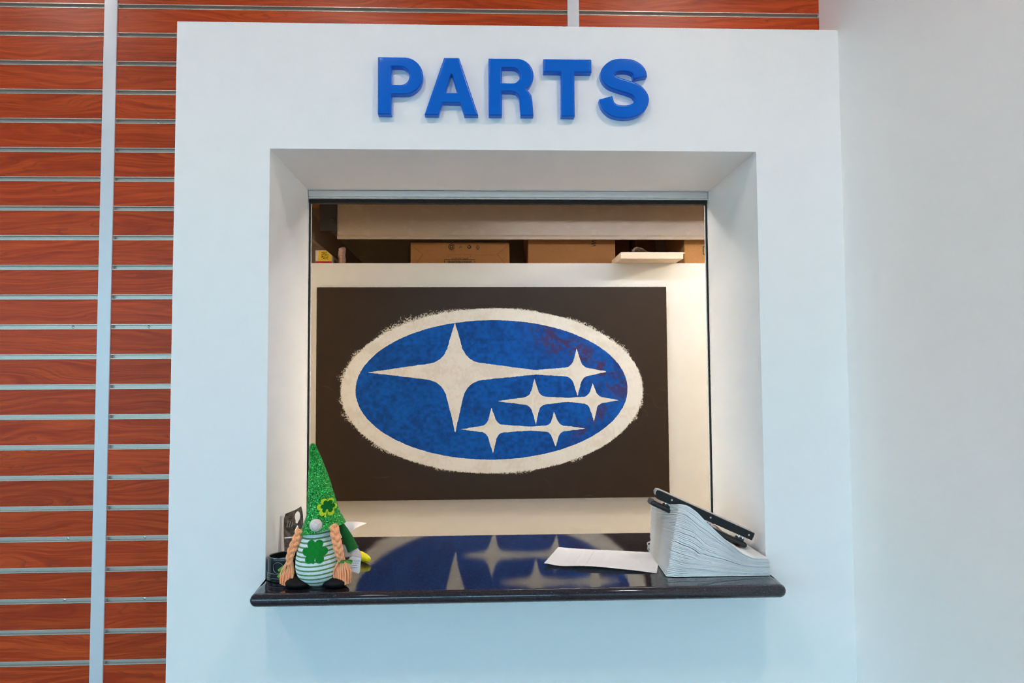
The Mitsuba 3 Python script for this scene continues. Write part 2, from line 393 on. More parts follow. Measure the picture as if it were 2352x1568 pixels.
# ------------------------------------------------------------------ sign letters P A R T S
def poly_P():
    out = unary_union([sg.box(0, 0, .235, 1), sg.box(0, .35, .45, 1), sa.scale(sg.Point(.45, .675).buffer(.325, 32), 1, 1)])
    hole = unary_union([sg.box(.235, .52, .39, .83), sg.Point(.385, .675).buffer(.155, 32)])
    return out - hole
def poly_A():
    return sg.Polygon([(0, 0), (.337, 1), (.598, 1), (.925, 0), (.68, 0), (.615, .215), (.31, .215), (.245, 0)]) - sg.Polygon([(.362, .39), (.562, .39), (.465, .735)])
def poly_R():
    bowl = unary_union([sg.box(0, .42, .50, 1), sg.Point(.505, .71).buffer(.29, 32)]) - unary_union([sg.box(.235, .57, .43, .83), sg.Point(.425, .70).buffer(.13, 32)])
    leg = sg.Polygon([(.30, .42), (.40, .42), (.475, .405), (.525, .355), (.54, .27), (.56, 0), (.79, 0), (.772, .25), (.755, .36), (.70, .44), (.62, .50), (.4, .56)])
    return unary_union([sg.box(0, 0, .235, 1), bowl, leg])
def poly_T():
    return unary_union([sg.box(0, .765, .83, 1), sg.box(.298, 0, .534, 1)])
def poly_S():
    c = catmull([(.715, .665), (.69, .78), (.59, .865), (.43, .892), (.27, .862), (.168, .745), (.215, .62), (.345, .555), (.50, .505), (.65, .44), (.735, .31), (.695, .17), (.58, .09), (.43, .065), (.28, .09), (.175, .175), (.130, .315)], 10)
    s = sg.LineString(c).buffer(.117, cap_style="flat", join_style="round")
    return s
for name, pf, x0, x1, z0, z1 in (("P", poly_P, -.2550, -.1435, 2.2035, 2.3485), ("A", poly_A, -.1400, -.0075, 2.2030, 2.3485), ("R", poly_R, .0185, .1310, 2.2030, 2.3485),
                                 ("T", poly_T, .1553, .2765, 2.2020, 2.3485), ("S", poly_S, .2945, .4205, 2.1985, 2.3520)):
    g = pf().buffer(.012).buffer(-.024).buffer(.012)
    bx = g.bounds
    g = sa.affine_transform(g, [(x1 - x0) / (bx[2] - bx[0]), 0, 0, (z1 - z0) / (bx[3] - bx[1]), x0 - bx[0] * (x1 - x0) / (bx[2] - bx[0]), z0 - bx[1] * (z1 - z0) / (bx[3] - bx[1])])
    k = numbered("sign_letter")
    put(k, move(pillow(g.simplify(0.00005), 0.021, 0.005), 0, -0.0003, 0), "mat_blue_plastic", smooth=38)
    tag(k, f"glossy blue raised letter {name} on the white wall above the opening", "letter", None)

# ------------------------------------------------------------------ painting of the oval emblem
PB0, PB1, PB2, PB3 = -0.7022, 0.7985, 1.0437, 1.9462
PAINT_Y = 1.3285
ECX, ECZ, EA, EB = 0.0455, 1.5035, 0.6425, 0.3500
FCX, FCZ, FA, FB = 0.0435, 1.5068, 0.5795, 0.2965
def board_color(p, n, uv):
    base = mix((0.018, 0.0100, 0.0060), (0.024, 0.0135, 0.0080), fbm(p.x * 3.0, p.z * 3.0, 1.0, 3))
    base = base * (0.9 + 0.2 * noise(p.x * 900.0, p.z * 900.0, 0.0))
    # chalky scratches
    a = fbm(p.x * 7.0, p.z * 7.0, 4.0, 2)
    line = smoothstep(0.012, 0.0, dr.abs(fbm(p.x * 9.0 + 3.0, p.z * 11.0, 9.0, 2) - 0.5)) * smoothstep(0.66, 0.72, a)
    base = mix(base, mi.Color3f(0.16, 0.13, 0.10), line * 0.22)
    # dry brush white around the rim of the oval
    d = (dr.sqrt(dr.square((p.x - ECX) / EA) + dr.square((p.z - ECZ) / EB)) - 1.0) * 0.44
    ang = dr.atan2((p.z - ECZ) / EB, (p.x - ECX) / EA)
    reach = 0.006 + 0.016 * smoothstep(0.45, 0.75, fbm(ang * 6.0, 3.0, 1.0, 3)) + 0.028 * smoothstep(0.45, 0.1, dr.abs(ang - 2.1))
    br = fbm(p.x * 260.0, p.z * 260.0, 2.0, 3)
    w = smoothstep(0.0, 0.22, br - 0.25 - 0.55 * dr.clip(d / reach, 0, 2))
    return mix(base, mi.Color3f(0.62, 0.575, 0.50), w * 0.85)
mat("mat_board", board_color, rough=0.42, spec=0.25)
def white_brush(p, n, uv):
    a = fbm(p.x * 14.0, p.z * 22.0, 3.0, 4)
    b = fbm(p.x * 130.0, p.z * 90.0, 6.0, 3)
    c = mix((0.645, 0.60, 0.55), (0.715, 0.69, 0.655), smoothstep(0.3, 0.62, a * 0.6 + b * 0.4))
    return c
mat("mat_white_brush", white_brush, rough=0.5, spec=0.3)
def blue_brush(p, n, uv):
    a = fbm(p.x * 70.0, p.z * 75.0, 3.0, 4)
    b = fbm(p.x * 12.0, p.z * 12.0, 8.0, 3)
    c = mix((0.0005, 0.038, 0.215), (0.0010, 0.078, 0.390), smoothstep(0.22, 0.74, a * 0.6 + b * 0.4))
    # thin places where the dark red-brown ground shows through, upper right and right
    m = smoothstep(0.44, 0.60, 0.5 * fbm(p.x * 24.0, p.z * 28.0, 12.0, 4) + 0.5 * fbm(p.x * 90.0, p.z * 90.0, 2.0, 3))
    dx, dz = (p.x - 0.44) / 0.24, (p.z - 1.640 + (p.x - 0.42) * 0.62) / 0.075
    zone = smoothstep(1.6, 0.5, dr.sqrt(dr.square(dx) + dr.square(dz)))
    dx2, dz2 = (p.x - 0.47) / 0.10, (p.z - 1.365 - (p.x - 0.46) * 0.8) / 0.04
    zone = dr.maximum(zone, 0.8 * smoothstep(1.4, 0.4, dr.sqrt(dr.square(dx2) + dr.square(dz2))))
    return mix(c, mi.Color3f(0.045, 0.012, 0.035), m * zone * 0.8)
mat("mat_blue_brush", blue_brush, rough=0.5, spec=0.2)

put("painting__board", rbox(PB0, PB1, PAINT_Y, PY - 0.0005, PB2, PB3, 0.0012), "mat_board", smooth=40)
def rag(poly, amp, step=0.0012, seed=1, coarse=0.35):
    """the outline with the raggedness of a brush"""
    ring = poly.exterior
    L = ring.length
    n = int(L / step)
    s = np.arange(n) / n * L
    pts = np.array([(q.x, q.y) for q in (ring.interpolate(x) for x in s)])
    t = np.roll(pts, -1, 0) - np.roll(pts, 1, 0)
    t /= np.linalg.norm(t, axis=1, keepdims=True) + 1e-12
    nrm = np.stack([t[:, 1], -t[:, 0]], 1)
    P3 = np.c_[pts, np.zeros(n)]
    d = (meshkit.fbm(P3 * 420.0, 3, seed) - 0.5) * 2 * amp + (meshkit.fbm(P3 * 60.0, 2, seed + 9) - 0.5) * 2 * amp * coarse
    g = sg.Polygon(pts + nrm * d[:, None]).buffer(0)
    return max(g.geoms, key=lambda x: x.area) if hasattr(g, "geoms") else g
def ell(cx, cz, a, b, n=900):
    t = np.arange(n) * 2 * math.pi / n
    return sg.Polygon(np.stack([cx + a * np.cos(t), cz + b * np.sin(t)], 1))
field = ell(FCX, FCZ, FA, FB)
put("painting__oval_field", move(drawing(field.buffer(0.004), 0.0005), 0, PAINT_Y + 0.0001, 0), "mat_blue_brush")
rim = rag(ell(ECX, ECZ, EA, EB), 0.0055, 0.0011, 3) - rag(field, 0.0016, 0.0012, 5)
put("painting__oval_rim", move(drawing(rim, 0.0009), 0, PAINT_Y + 0.0001, 0), "mat_white_brush")
STARS = [  # left tip, top, right tip, bottom, crotches TL TR BR BL, right arm joins the next star?
    ((-.4845, 1.5829), (-.1162, 1.7937), (.2281, 1.5790), (-.1159, 1.3262), (-.1741, 1.634), (-.0609, 1.6368), (-.0578, 1.535), (-.1762, 1.5357), "r"),
    ((.2281, 1.5790), (.4052, 1.6789), (.5368, 1.5803), (.4071, 1.4775), (.3800, 1.6050), (.4350, 1.6035), (.4340, 1.5545), (.3790, 1.5560), "l"),
    ((.0605, 1.4576), (.2225, 1.5515), (.3638, 1.4608), (.2277, 1.3589), (.2001, 1.479), (.2510, 1.4786), (.2510, 1.4379), (.2015, 1.4349), "r"),
    ((.3638, 1.4608), (.4729, 1.5316), (.5833, 1.4578), (.4771, 1.3682), (.4510, 1.4772), (.4990, 1.4768), (.4980, 1.4394), (.4510, 1.4398), "l"),
    ((-.0956, 1.3395), (.0387, 1.428), (.2058, 1.3401), (.0445, 1.2373), (.0146, 1.3587), (.0692, 1.3616), (.0700, 1.3215), (.0140, 1.3217), "r"),
    ((.2058, 1.3401), (.3052, 1.4083), (.4446, 1.338), (.3107, 1.2615), (.2853, 1.3563), (.3340, 1.3559), (.3340, 1.3221), (.2840, 1.3226), "l"),
]
for i, (l, t, rr, b, tl, tr, br, bl, join) in enumerate(STARS):
    hw = 0.0095 if i < 2 else 0.0085
    if join == "r":
        pts = [l, tl, t, tr, (rr[0], rr[1] + hw), (rr[0], rr[1] - hw), br, b, bl]
    else:
        pts = [(l[0], l[1] + hw), tl, t, tr, rr, br, b, bl, (l[0], l[1] - hw)]
    mid = np.array([t[0], (tl[1] + bl[1]) / 2])
    pts = [tuple(mid + (np.array(q) - mid) * 0.86) if q in (tl, tr, br, bl) else q for q in pts]
    g = sg.Polygon(pts)
    size = t[1] - b[1]
    g = g.buffer(0.20 * size, join_style="round", quad_segs=24).buffer(-0.20 * size, join_style="round", quad_segs=24)
    g = sg.Polygon(g.exterior)
    g = rag(g, 0.0017, 0.0012, 20 + i, 0.7)
    k = numbered("painting__star")
    put(k, move(drawing(g, 0.0009 + 0.0001 * (i % 2)), 0, PAINT_Y + 0.0001, 0), "mat_white_brush")
labels["painting__star"] = {"label": "largest white four-pointed star"}
labels["painting__oval_field"] = {"label": "deep blue oval field"}
labels["painting__oval_rim"] = {"label": "rough white oval rim"}
tag("painting", "large dark brown board painted with a blue oval emblem of six white stars", "painting")

# ------------------------------------------------------------------ storage rack behind the partition
def rack_paint(p, n, uv):
    g = noise(p.x * 700.0, p.y * 700.0, p.z * 700.0)
    sc = smoothstep(0.66, 0.72, fbm(p.x * 26.0, p.z * 40.0, 3.0, 4))
    return mix(mi.Color3f(0.42, 0.325, 0.23) * (0.88 + 0.24 * g), mi.Color3f(0.50, 0.43, 0.35), sc * 0.25)
mat("mat_rack", rack_paint, rough=0.38, spec=0.5)
mat("mat_rack_dark", (0.022, 0.020, 0.019), rough=0.6, spec=0.3)
DECK = PZ - 0.0003
RX0, RX1 = -0.634, 3.4
prof = sg.Polygon([(1.4200, 2.172), (1.4165, 2.168), (1.4125, 2.169), (1.4115, 2.184), (1.4160, 2.190), (1.4160, 2.420), (1.4200, 2.420)])
m = trimesh.creation.extrude_polygon(prof, RX1 - RX0, engine="earcut")
v = np.array(m.vertices)
put("storage_rack__front_beam", trimesh.Trimesh(np.stack([RX0 + v[:, 2], v[:, 0], v[:, 1]], 1), m.faces, process=False), "mat_rack", smooth=50)
put("storage_rack__end_bracket", mbox(-0.712, RX0 - 0.0003, 1.4135, 1.4195, 2.205, 2.52), "mat_rack_dark")
for z in (2.253, 2.335, 2.43):
    put(numbered("storage_rack__bolt"), move(rot(lathe([(0, .006), (.006, .006), (.0085, .004), (.0095, 0), (.0095, -.001)], 16), (1, 0, 0), 90), -0.655, 1.4130, z), "mat_rack_dark", smooth=30)
sb = mbox(-0.7545, -0.7500, 1.40, 4.9, 2.178, 2.2885) + mbox(-0.7700, -0.7500, 1.40, 4.9, 2.2845, 2.2885) + mbox(-0.7700, -0.7500, 1.40, 4.9, 2.178, 2.182)
put("storage_rack__side_beam", sb, "mat_rack")
pm = mbox(-0.90, -0.79, 1.90, 1.905, 0.0005, 2.95)
for i in range(24):
    z = 2.10 + i * 0.022
    pm -= mbox(-0.7955, -0.7925, 1.8, 2.0, z, z + 0.009 + 0.004 * (i % 3 == 0))
put("storage_rack__post", pm, mat("mat_post", (0.13, 0.085, 0.06), rough=0.5, spec=0.4))
put("storage_rack__deck", mbox(-1.9, RX1, 1.3855, 5.2, DECK - 0.025, DECK), "mat_rack")
put("storage_rack__front_sheet", mbox(-3.5, RX1 + 1.0, 1.4205, 1.4225, 2.4205, BH - 0.001) + mbox(-3.5, -0.7125, 1.4205, 1.4225, 2.3600, 2.4300), "mat_rack")
put("storage_rack__back_panel", mbox(-1.9, RX1, 5.2005, 5.22, 0.0005, 2.95), "mat_rack")
for x in (-1.9, RX1 - 0.05):
    put(numbered("storage_rack__leg"), mbox(x, x + 0.05, 1.45, 1.50, 0.0005, DECK - 0.0252), "mat_rack")
tag("storage_rack", "grey brown steel storage rack behind the white partition", "shelf")
labels["storage_rack__end_bracket"] = {"label": "dark bracket with round bolts"}
# cartons on the upper deck reach over the aisle and shade the beam
mat("mat_kraft", lambda p, n, uv: mi.Color3f(0.26, 0.115, 0.038) * (0.86 + 0.28 * fbm(p.x * 160.0, p.z * 420.0, p.y * 160.0, 3)), rough=0.8, spec=0.15)
mat("mat_kraft_light", lambda p, n, uv: mi.Color3f(0.40, 0.20, 0.072) * (0.86 + 0.28 * fbm(p.x * 160.0, p.z * 420.0, p.y * 160.0, 3)), rough=0.8, spec=0.15)
mat("mat_print", (0.025, 0.018, 0.015), rough=0.8, spec=0.2)
put("shelf_liner__sheet", mbox(-1.85, 3.3, 1.19, 2.2, 2.4203, 2.4235) + mbox(-1.85, 3.3, 1.187, 1.19, 2.279, 2.4235), "mat_kraft")
tag("shelf_liner", "brown cardboard liner hanging over the upper shelf edge", "cardboard")

def carton(key, x0, x1, y0, y1, z1, m="mat_kraft", z0=PZ + 0.0002):
    put(key + "__body", rbox(x0, x1, y0, y1, z0, z1, 0.004), m, smooth=40)
B1 = "cardboard_box"; _count["cardboard_box"] = 1
bx0, bx1, by, bz = -0.3180, 0.1245, 1.46, 2.1650
b = rbox(bx0, bx1, by, by + 0.32, PZ + 0.0002, bz, 0.005)
b = b - mbox(bx0 - 0.01, bx0 + 0.035, by - 0.01, by + 0.4, 0, 0.016).rotate([0, -17, 0]).translate([bx0 - bx0 * math.cos(0) , 0, 0]) if False else b
put(B1 + "__body", b, "mat_kraft", smooth=40)
def line2(x0, z0, x1, z1, w=0.0008):
    return sg.LineString([(x0, z0), (x1, z1)]).buffer(w, cap_style="flat")
mat("mat_crease", (0.11, 0.05, 0.02), rough=0.9, spec=0.1)
for a in ((bx0 + .006, 2.148, bx0 + .056, 2.109), (bx0 + .056, 2.109, bx0 + .012, PZ), (bx1 - .004, 2.152, bx1 - .056, 2.110), (bx1 - .056, 2.110, bx1 - .008, PZ)):
    put(numbered(B1 + "__crease"), move(drawing(line2(*a, 0.0006)), 0, by - 0.0002, 0), "mat_crease")
put(B1 + "__flap_edge", move(drawing(unary_union([line2(-0.148, 2.109, -0.050, 2.109, .0003), line2(-0.150, 2.109, -0.150, 2.097, .0003), line2(-0.050, 2.109, -0.050, 2.098, .0006), line2(-0.024, 2.1075, 0.060, 2.1075, .0003)])), 0, by - 0.0002, 0), "mat_crease")
ring = sg.Point(-.1345, 2.1435).buffer(.0140) - sg.Point(-.1345, 2.1435).buffer(.0108) - sg.box(-.1345, 2.1405, -.115, 2.1465)
inner = sg.Point(-.1345, 2.1435).buffer(.0085) - sg.Point(-.1345, 2.1435).buffer(.0050)
inner = unary_union([inner, sg.box(-.138, 2.1415, -.131, 2.1440), sg.box(-.1425, 2.1400, -.138, 2.1412)])
under = unary_union([sg.box(-.1455 + i * .005, 2.1245, -.1430 + i * .005, 2.1262) for i in range(5)])
recycle = unary_union([sa.rotate(sg.Polygon([(-.0945 - .0045, 2.1425), (-.0945 - .001, 2.1510), (-.0945 + .0025, 2.1470)]) - sg.Point(-.0945, 2.1465).buffer(.0016), a, origin=(-.0945, 2.1430)) for a in (0, 120, 240)])
arrow = (sg.Point(-.0560, 2.1435).buffer(.0088) - sg.Point(-.0575, 2.1455).buffer(.0050))
arrow = unary_union([arrow, sg.Polygon([(-.0610, 2.1440), (-.0535, 2.1465), (-.0560, 2.1525)])])
tri = sg.Polygon([(-.0275, 2.1375), (-.0085, 2.1375), (-.0180, 2.1530)]); tri = tri - tri.buffer(-.0019)
tri = unary_union([tri, sg.box(-.0215, 2.1405, -.0205, 2.1450), sg.box(-.0182, 2.1405, -.0150, 2.1415), sg.box(-.0182, 2.1440, -.0150, 2.1450), sa.scale(sg.Point(-.0180, 2.1335).buffer(.005), 1, .38)])
for g in (unary_union([ring, inner, under]), recycle, arrow, tri):
    put(numbered(B1 + "__printed_symbol"), move(drawing(g), 0, by - 0.0003, 0), "mat_print")
t = rot(flat_text("DPPK1627WAT", 0.0072), (0, 1, 0), 180)
put(B1 + "__printed_number", move(t, -0.0985, by - 0.0003, 2.0905), "mat_print")
r2 = np.random.default_rng(3)
bars = [sg.box(-0.168, 2.0555, -0.1660, 2.0860), sg.box(-0.0330, 2.0555, -0.0310, 2.0860), sg.box(-0.168, 2.0840, -0.031, 2.0860)]
x = -0.152
while x < -0.045:
    w = r2.choice([.0008, .0012, .0018]); bars.append(sg.box(x, 2.0555, x + w, 2.0815)); x += w + r2.choice([.0009, .0013, .0018])
put(B1 + "__barcode", move(drawing(unary_union(bars)), 0, by - 0.0003, 0), "mat_print")
tag(B1, "brown cardboard box with recycling symbols and an upside down barcode on the shelf", "box")
k = numbered("cardboard_box")
carton(k, 0.2085, 0.6030, 1.46, 1.80, 2.33)
t = rot(flat_text("WH", 0.020), (0, 1, 0), -82)
put(k + "__handwriting", move(t, 0.5060, 1.4597, 2.1670), "mat_print")
tag(k, "plain brown cardboard box with a handwritten mark beside the cream tray", "box")
k = numbered("cardboard_box")
carton(k, 0.9170, 1.30, 1.46, 1.80, 2.33, "mat_kraft_light")
fr = sg.box(1.0030, 2.1090, 1.06, 2.1470)
put(k + "__printed_frame", move(drawing(fr - fr.buffer(-0.0032)), 0, 1.4597, 0), "mat_print")
tag(k, "lighter cardboard box at the right end of the shelf with a black printed frame", "box")
k = numbered("cardboard_box")
carton(k, 0.800, 0.905, 1.95, 2.3, 2.33)
tag(k, "dim cardboard box deep on the shelf behind the cream tray", "box")
k = numbered("cardboard_box")
carton(k, 0.705, 0.790, 2.05, 2.4, 2.33)
tag(k, "shaded box standing deepest on the shelf behind the cream tray", "box")

# cream tray with a clear bag, pushed out over the partition's edge
mat("mat_cream", (0.70, 0.56, 0.42), rough=0.6, spec=0.3)
tx0, tx1, ty0, ty1, tz0, tz1 = 0.5855, 0.8510, 1.2400, 1.50, PZ + 0.0003, PZ + 0.0275
tray = mbox(tx0, tx1, ty0, ty1, tz0, tz1) - mbox(tx0 + .003, tx1 - .003, ty0 + .003, ty1 - .003, tz0 + .003, tz1 + 1)
put("cardboard_tray__tray", tray, "mat_cream")
put("cardboard_tray__rim_flap", rbox(tx1 - 0.004, tx1 + 0.010, ty0 + 0.01, ty1 - 0.05, tz1 - 0.0035, tz1 + 0.0005, 0.001), "mat_cream")
tag("cardboard_tray", "shallow cream cardboard tray overhanging the top of the white partition", "tray")
nx, ny = 60, 26
X, Y = np.meshgrid(np.linspace(tx0 + .008, tx1 - .006, nx), np.linspace(ty0 + .006, ty1 - .012, ny))
s1, s2 = (X - tx0) / (tx1 - tx0), (Y - ty0) / (ty1 - ty0)
hump = 0.046 * np.exp(-((s1 - .33) / .17)**2) + 0.022 * np.exp(-((s1 - .85) / .11)**2)
Zs = tz1 - 0.006 + hump * np.clip(np.sin(np.pi * np.clip(s2 * 1.05, 0, 1)), 0, 1)**0.6 + 0.010 * (meshkit.fbm(np.stack([X * 60, Y * 60, X * 0], -1), 3, 5) - .5)
idx = np.arange(nx * ny).reshape(ny, nx)
quads = np.stack([idx[:-1, :-1].ravel(), idx[:-1, 1:].ravel(), idx[1:, 1:].ravel(), idx[1:, :-1].ravel()], 1)
scene["mat_film"] = {"type": "thindielectric", "int_ior": 1.5}
put("plastic_bag", (np.stack([X, Y, Zs], -1).reshape(-1, 3), quads), "mat_film", smooth=True)
tag("plastic_bag", "crumpled clear plastic bag lying in the cream cardboard tray", "bag")
put("bagged_part", rbox(0.640, 0.800, 1.27, 1.46, tz0 + 0.0035, tz0 + 0.030, 0.006), mat("mat_part", (0.20, 0.13, 0.10), rough=0.4, spec=0.5), smooth=40)
tag("bagged_part", "brown wrapped part inside the clear bag in the cream tray", "part")

# small things at the left end of the shelf
cz = PZ + 0.0003
cp = sg.Polygon([(-.7380, cz), (-.6660, cz), (-.6660, cz + .050), (-.690, cz + .0725), (-.7380, cz + .0725)])
put("small_carton__body", move(drawing(cp, 0.06), 0, 1.52, 0), mat("mat_carton_white", (0.62, 0.56, 0.46), rough=0.5, spec=0.4))
put("small_carton__red_band", move(drawing(sg.box(-.7365, cz + .001, -.6665, cz + .024), 0.0006), 0, 1.4599, 0), mat("mat_red", (0.30, 0.012, 0.014), rough=0.5, spec=0.4))
put("small_carton__yellow_label", move(drawing(sg.Polygon([(-.7270, cz + .026), (-.6675, cz + .026), (-.6675, cz + .048), (-.690, cz + .070), (-.7230, cz + .070)]), 0.0006), 0, 1.4599, 0), mat("mat_yellow", (0.62, 0.40, 0.015), rough=0.5, spec=0.4))
rr3 = np.random.default_rng(5)
scrib = unary_union([sg.LineString([(-.712 + .030 * t, cz + z + .0025 * rr3.standard_normal()) for t in np.linspace(0, 1, 12)]).buffer(.0007) for z in (.034, .041, .048, .055, .062)])
put("small_carton__printing", move(drawing(scrib & cp.buffer(-.003)), 0, 1.4592, 0), "mat_print")
tag("small_carton", "small carton with yellow label and red band at the left end of the shelf", "carton")
zz = np.linspace(cz, cz + 0.088, 40)
pr = tube(np.stack([-.6275 + .002 * np.sin(zz * 160), 1.49 + 0 * zz, zz], 1), .0155, 20)
vv = np.array(pr.vertices); vv += (meshkit.fbm(vv * np.array([150, 150, 420.0]), 3, 8)[:, None] - .5) * (vv - np.c_[np.full(len(vv), -.6275), np.full(len(vv), 1.49), vv[:, 2]]) * 0.55
vv[:, 2] = np.maximum(vv[:, 2], cz)
put("paper_roll", trimesh.Trimesh(vv, pr.faces, process=False), mat("mat_pinkish", (0.48, 0.30, 0.22), rough=0.8, spec=0.2), smooth=50)
tag("paper_roll", "crinkled pinkish paper roll standing beside the small yellow and red carton", "roll")
put("flat_carton", rbox(-.609, -.545, 1.45, 1.58, cz, cz + 0.0075, 0.001), "mat_carton_white", smooth=40)
tag("flat_carton", "flat white carton lying to the right of the pinkish paper roll", "carton")

# ------------------------------------------------------------------ things on the counter: paper sheet
pc = np.array([[.2114, .2782], [.1538, .0749], [.4221, -.0094], [.4830, .2010]])   # corners on the counter: far left, near left, near right, far right
nu, nv = 48, 36
U, V = np.meshgrid(np.linspace(0, 1, nu), np.linspace(0, 1, nv))
XY = ((1 - U)[..., None] * ((1 - V)[..., None] * pc[0] + V[..., None] * pc[1]) + U[..., None] * ((1 - V)[..., None] * pc[3] + V[..., None] * pc[2]))
Zp = HC + 0.0006 + 0.0050 * np.exp(-(U / .10)**2) * (0.4 + V) + 0.006 * np.exp(-((U - .42) / .3)**2) * V**3 + 0.004 * V**4 * U * (1 - np.clip((U - .8) / .2, 0, 1))
def page_print(p, n, uv):
    u, v = uv.x, uv.y
    base = mi.Color3f(0.83, 0.82, 0.81)
    text = smoothstep(0.35, 0.6, noise(u * 90.0, v * 260.0, 2.0)) * dr.select(dr.abs(u * 58.0 - dr.floor(u * 58.0) - 0.5) < 0.26, 1.0, 0.0)
    zone = dr.select((u > 0.12) & (u < 0.50) & (v > 0.14) & (v < 0.80), 1.0, 0.0) * dr.select((noise(u * 22.0, 1.0, 7.0) > 0.40), 1.0, 0.0)
    rows = dr.select(dr.abs(v * 34.0 - dr.floor(v * 34.0) - 0.5) < 0.22, 1.0, 0.0) * smoothstep(0.3, 0.6, noise(u * 160.0, v * 34.0, 3.0)) * dr.select((u > 0.54) & (u < 0.93) & (v > 0.16) & (v < 0.84), 1.0, 0.0)
    rule = dr.select(((dr.abs(u - 0.255) < 0.0022) | (dr.abs(u - 0.365) < 0.0028)) & (v > 0.1) & (v < 0.84), 1.0, 0.0)
    ink = dr.clip(0.17 * text * zone + 0.14 * rows + 0.35 * rule, 0, 1)
    return mix(base, mi.Color3f(0.33, 0.31, 0.30), ink)
scene["mat_page"] = {"type": "twosided", "bsdf": {"type": "principled", "base_color": proc(page_print), "roughness": 0.6, "specular": 0.25}}
idx = np.arange(nu * nv).reshape(nv, nu)
quads = np.stack([idx[:-1, :-1].ravel(), idx[1:, :-1].ravel(), idx[1:, 1:].ravel(), idx[:-1, 1:].ravel()], 1)
f3 = np.vstack([quads[:, [0, 1, 2]], quads[:, [0, 2, 3]]])
put("paper_sheet", trimesh.Trimesh(np.concatenate([XY, Zp[..., None]], -1).reshape(-1, 3), f3, process=False), "mat_page", smooth=True, uv=np.stack([U, V], -1).reshape(-1, 2))
tag("paper_sheet", "white printed paper sheet lying on the black counter beside the booklets", "paper")

# ------------------------------------------------------------------ stack of booklets, fanned: thick at the spines, thin at the open edge
N = 46
NS, NY = 44, 9
SP = np.r_[np.linspace(0, .06, 8) ** 1.0, np.linspace(.075, 1, NS - 8)]
YS = np.linspace(0, 1, NY)
S, W = np.meshgrid(SP, YS)                      # s: spine to open edge, w: near to far
Y_NEAR, Y_FAR = -0.0480, 0.2120
r4 = np.random.default_rng(11)
wts = np.empty((N, NY, NS))
for k in range(N):
    q = np.stack([S * 5.5 + 0 * W, W * 1.6, np.full_like(S, k * 7.31)], -1)
    wts[k] = 0.55 + 1.1 * (meshkit.fbm(q, 3, 40) - 0.5) * 2.0 * np.exp(-((S - .30) / .26)**2) + 0.25 * r4.random()
wts = np.clip(wts, 0.10, None)
lump = np.exp(-((S - .25) / .2)**2)
cum = np.concatenate([np.zeros((1, NY, NS)), np.cumsum(wts, 0)]) / wts.sum(0)
from scipy.interpolate import PchipInterpolator
_drop = PchipInterpolator([0, .05, .15, .28, .54, .76, .86, 1], [0, .0, .09, .30, .69, .945, .99, 1])
_drop_far = PchipInterpolator([0, .3, .5, .7, .9, 1], [0, .15, .32, .55, .88, 1])
def stack_height(s, w):
    hs = 0.1690 - 0.036 * w
    hf = 0.0405
    s = np.clip(s, 0, 1)
    b = w ** 1.4
    return hs + (hf - hs) * (_drop(s) * (1 - b) + _drop_far(s) * b)
def stack_point(s, w, t, jit=0.0, jf=0.0, jn=0.0):
    xs = (.4380 + .0390 * t) * (1 - w) + (.4550 + .0065 * t) * w + jit
    xe = (.6880 - .0020 * t) * (1 - w) + (.6875) * w + jf
    ch = (0.008 + 0.020 * t) * (1 - np.clip(s / .085, 0, 1)) * (1 - w) ** 4     # the dog-eared spine corner
    y = Y_NEAR + (Y_FAR - Y_NEAR) * w + jn + ch
    return xs + (xe - xs) * s, y, HC + 0.0012 + stack_height(s, w) * t
def page_edges(p, n, uv):
    line = noise(uv.x * 3.0, uv.y * 7.0, uv.y * 0.0 + 5.0)
    w = (p.y + 0.048) / 0.26          # printed band across the spines
    c = mi.Color3f(0.82, 0.82, 0.82) * (0.80 + 0.22 * smoothstep(0.3, 0.6, line))
    band = dr.select((uv.x < 0.045) & (w > 0.50) & (w < 0.78), 1.0, 0.0)
    return mix(c, mi.Color3f(0.50, 0.46, 0.40), band * 0.45)
scene["mat_booklet"] = {"type": "twosided", "bsdf": {"type": "principled", "base_color": proc(page_edges), "roughness": 0.65, "specular": 0.25}}
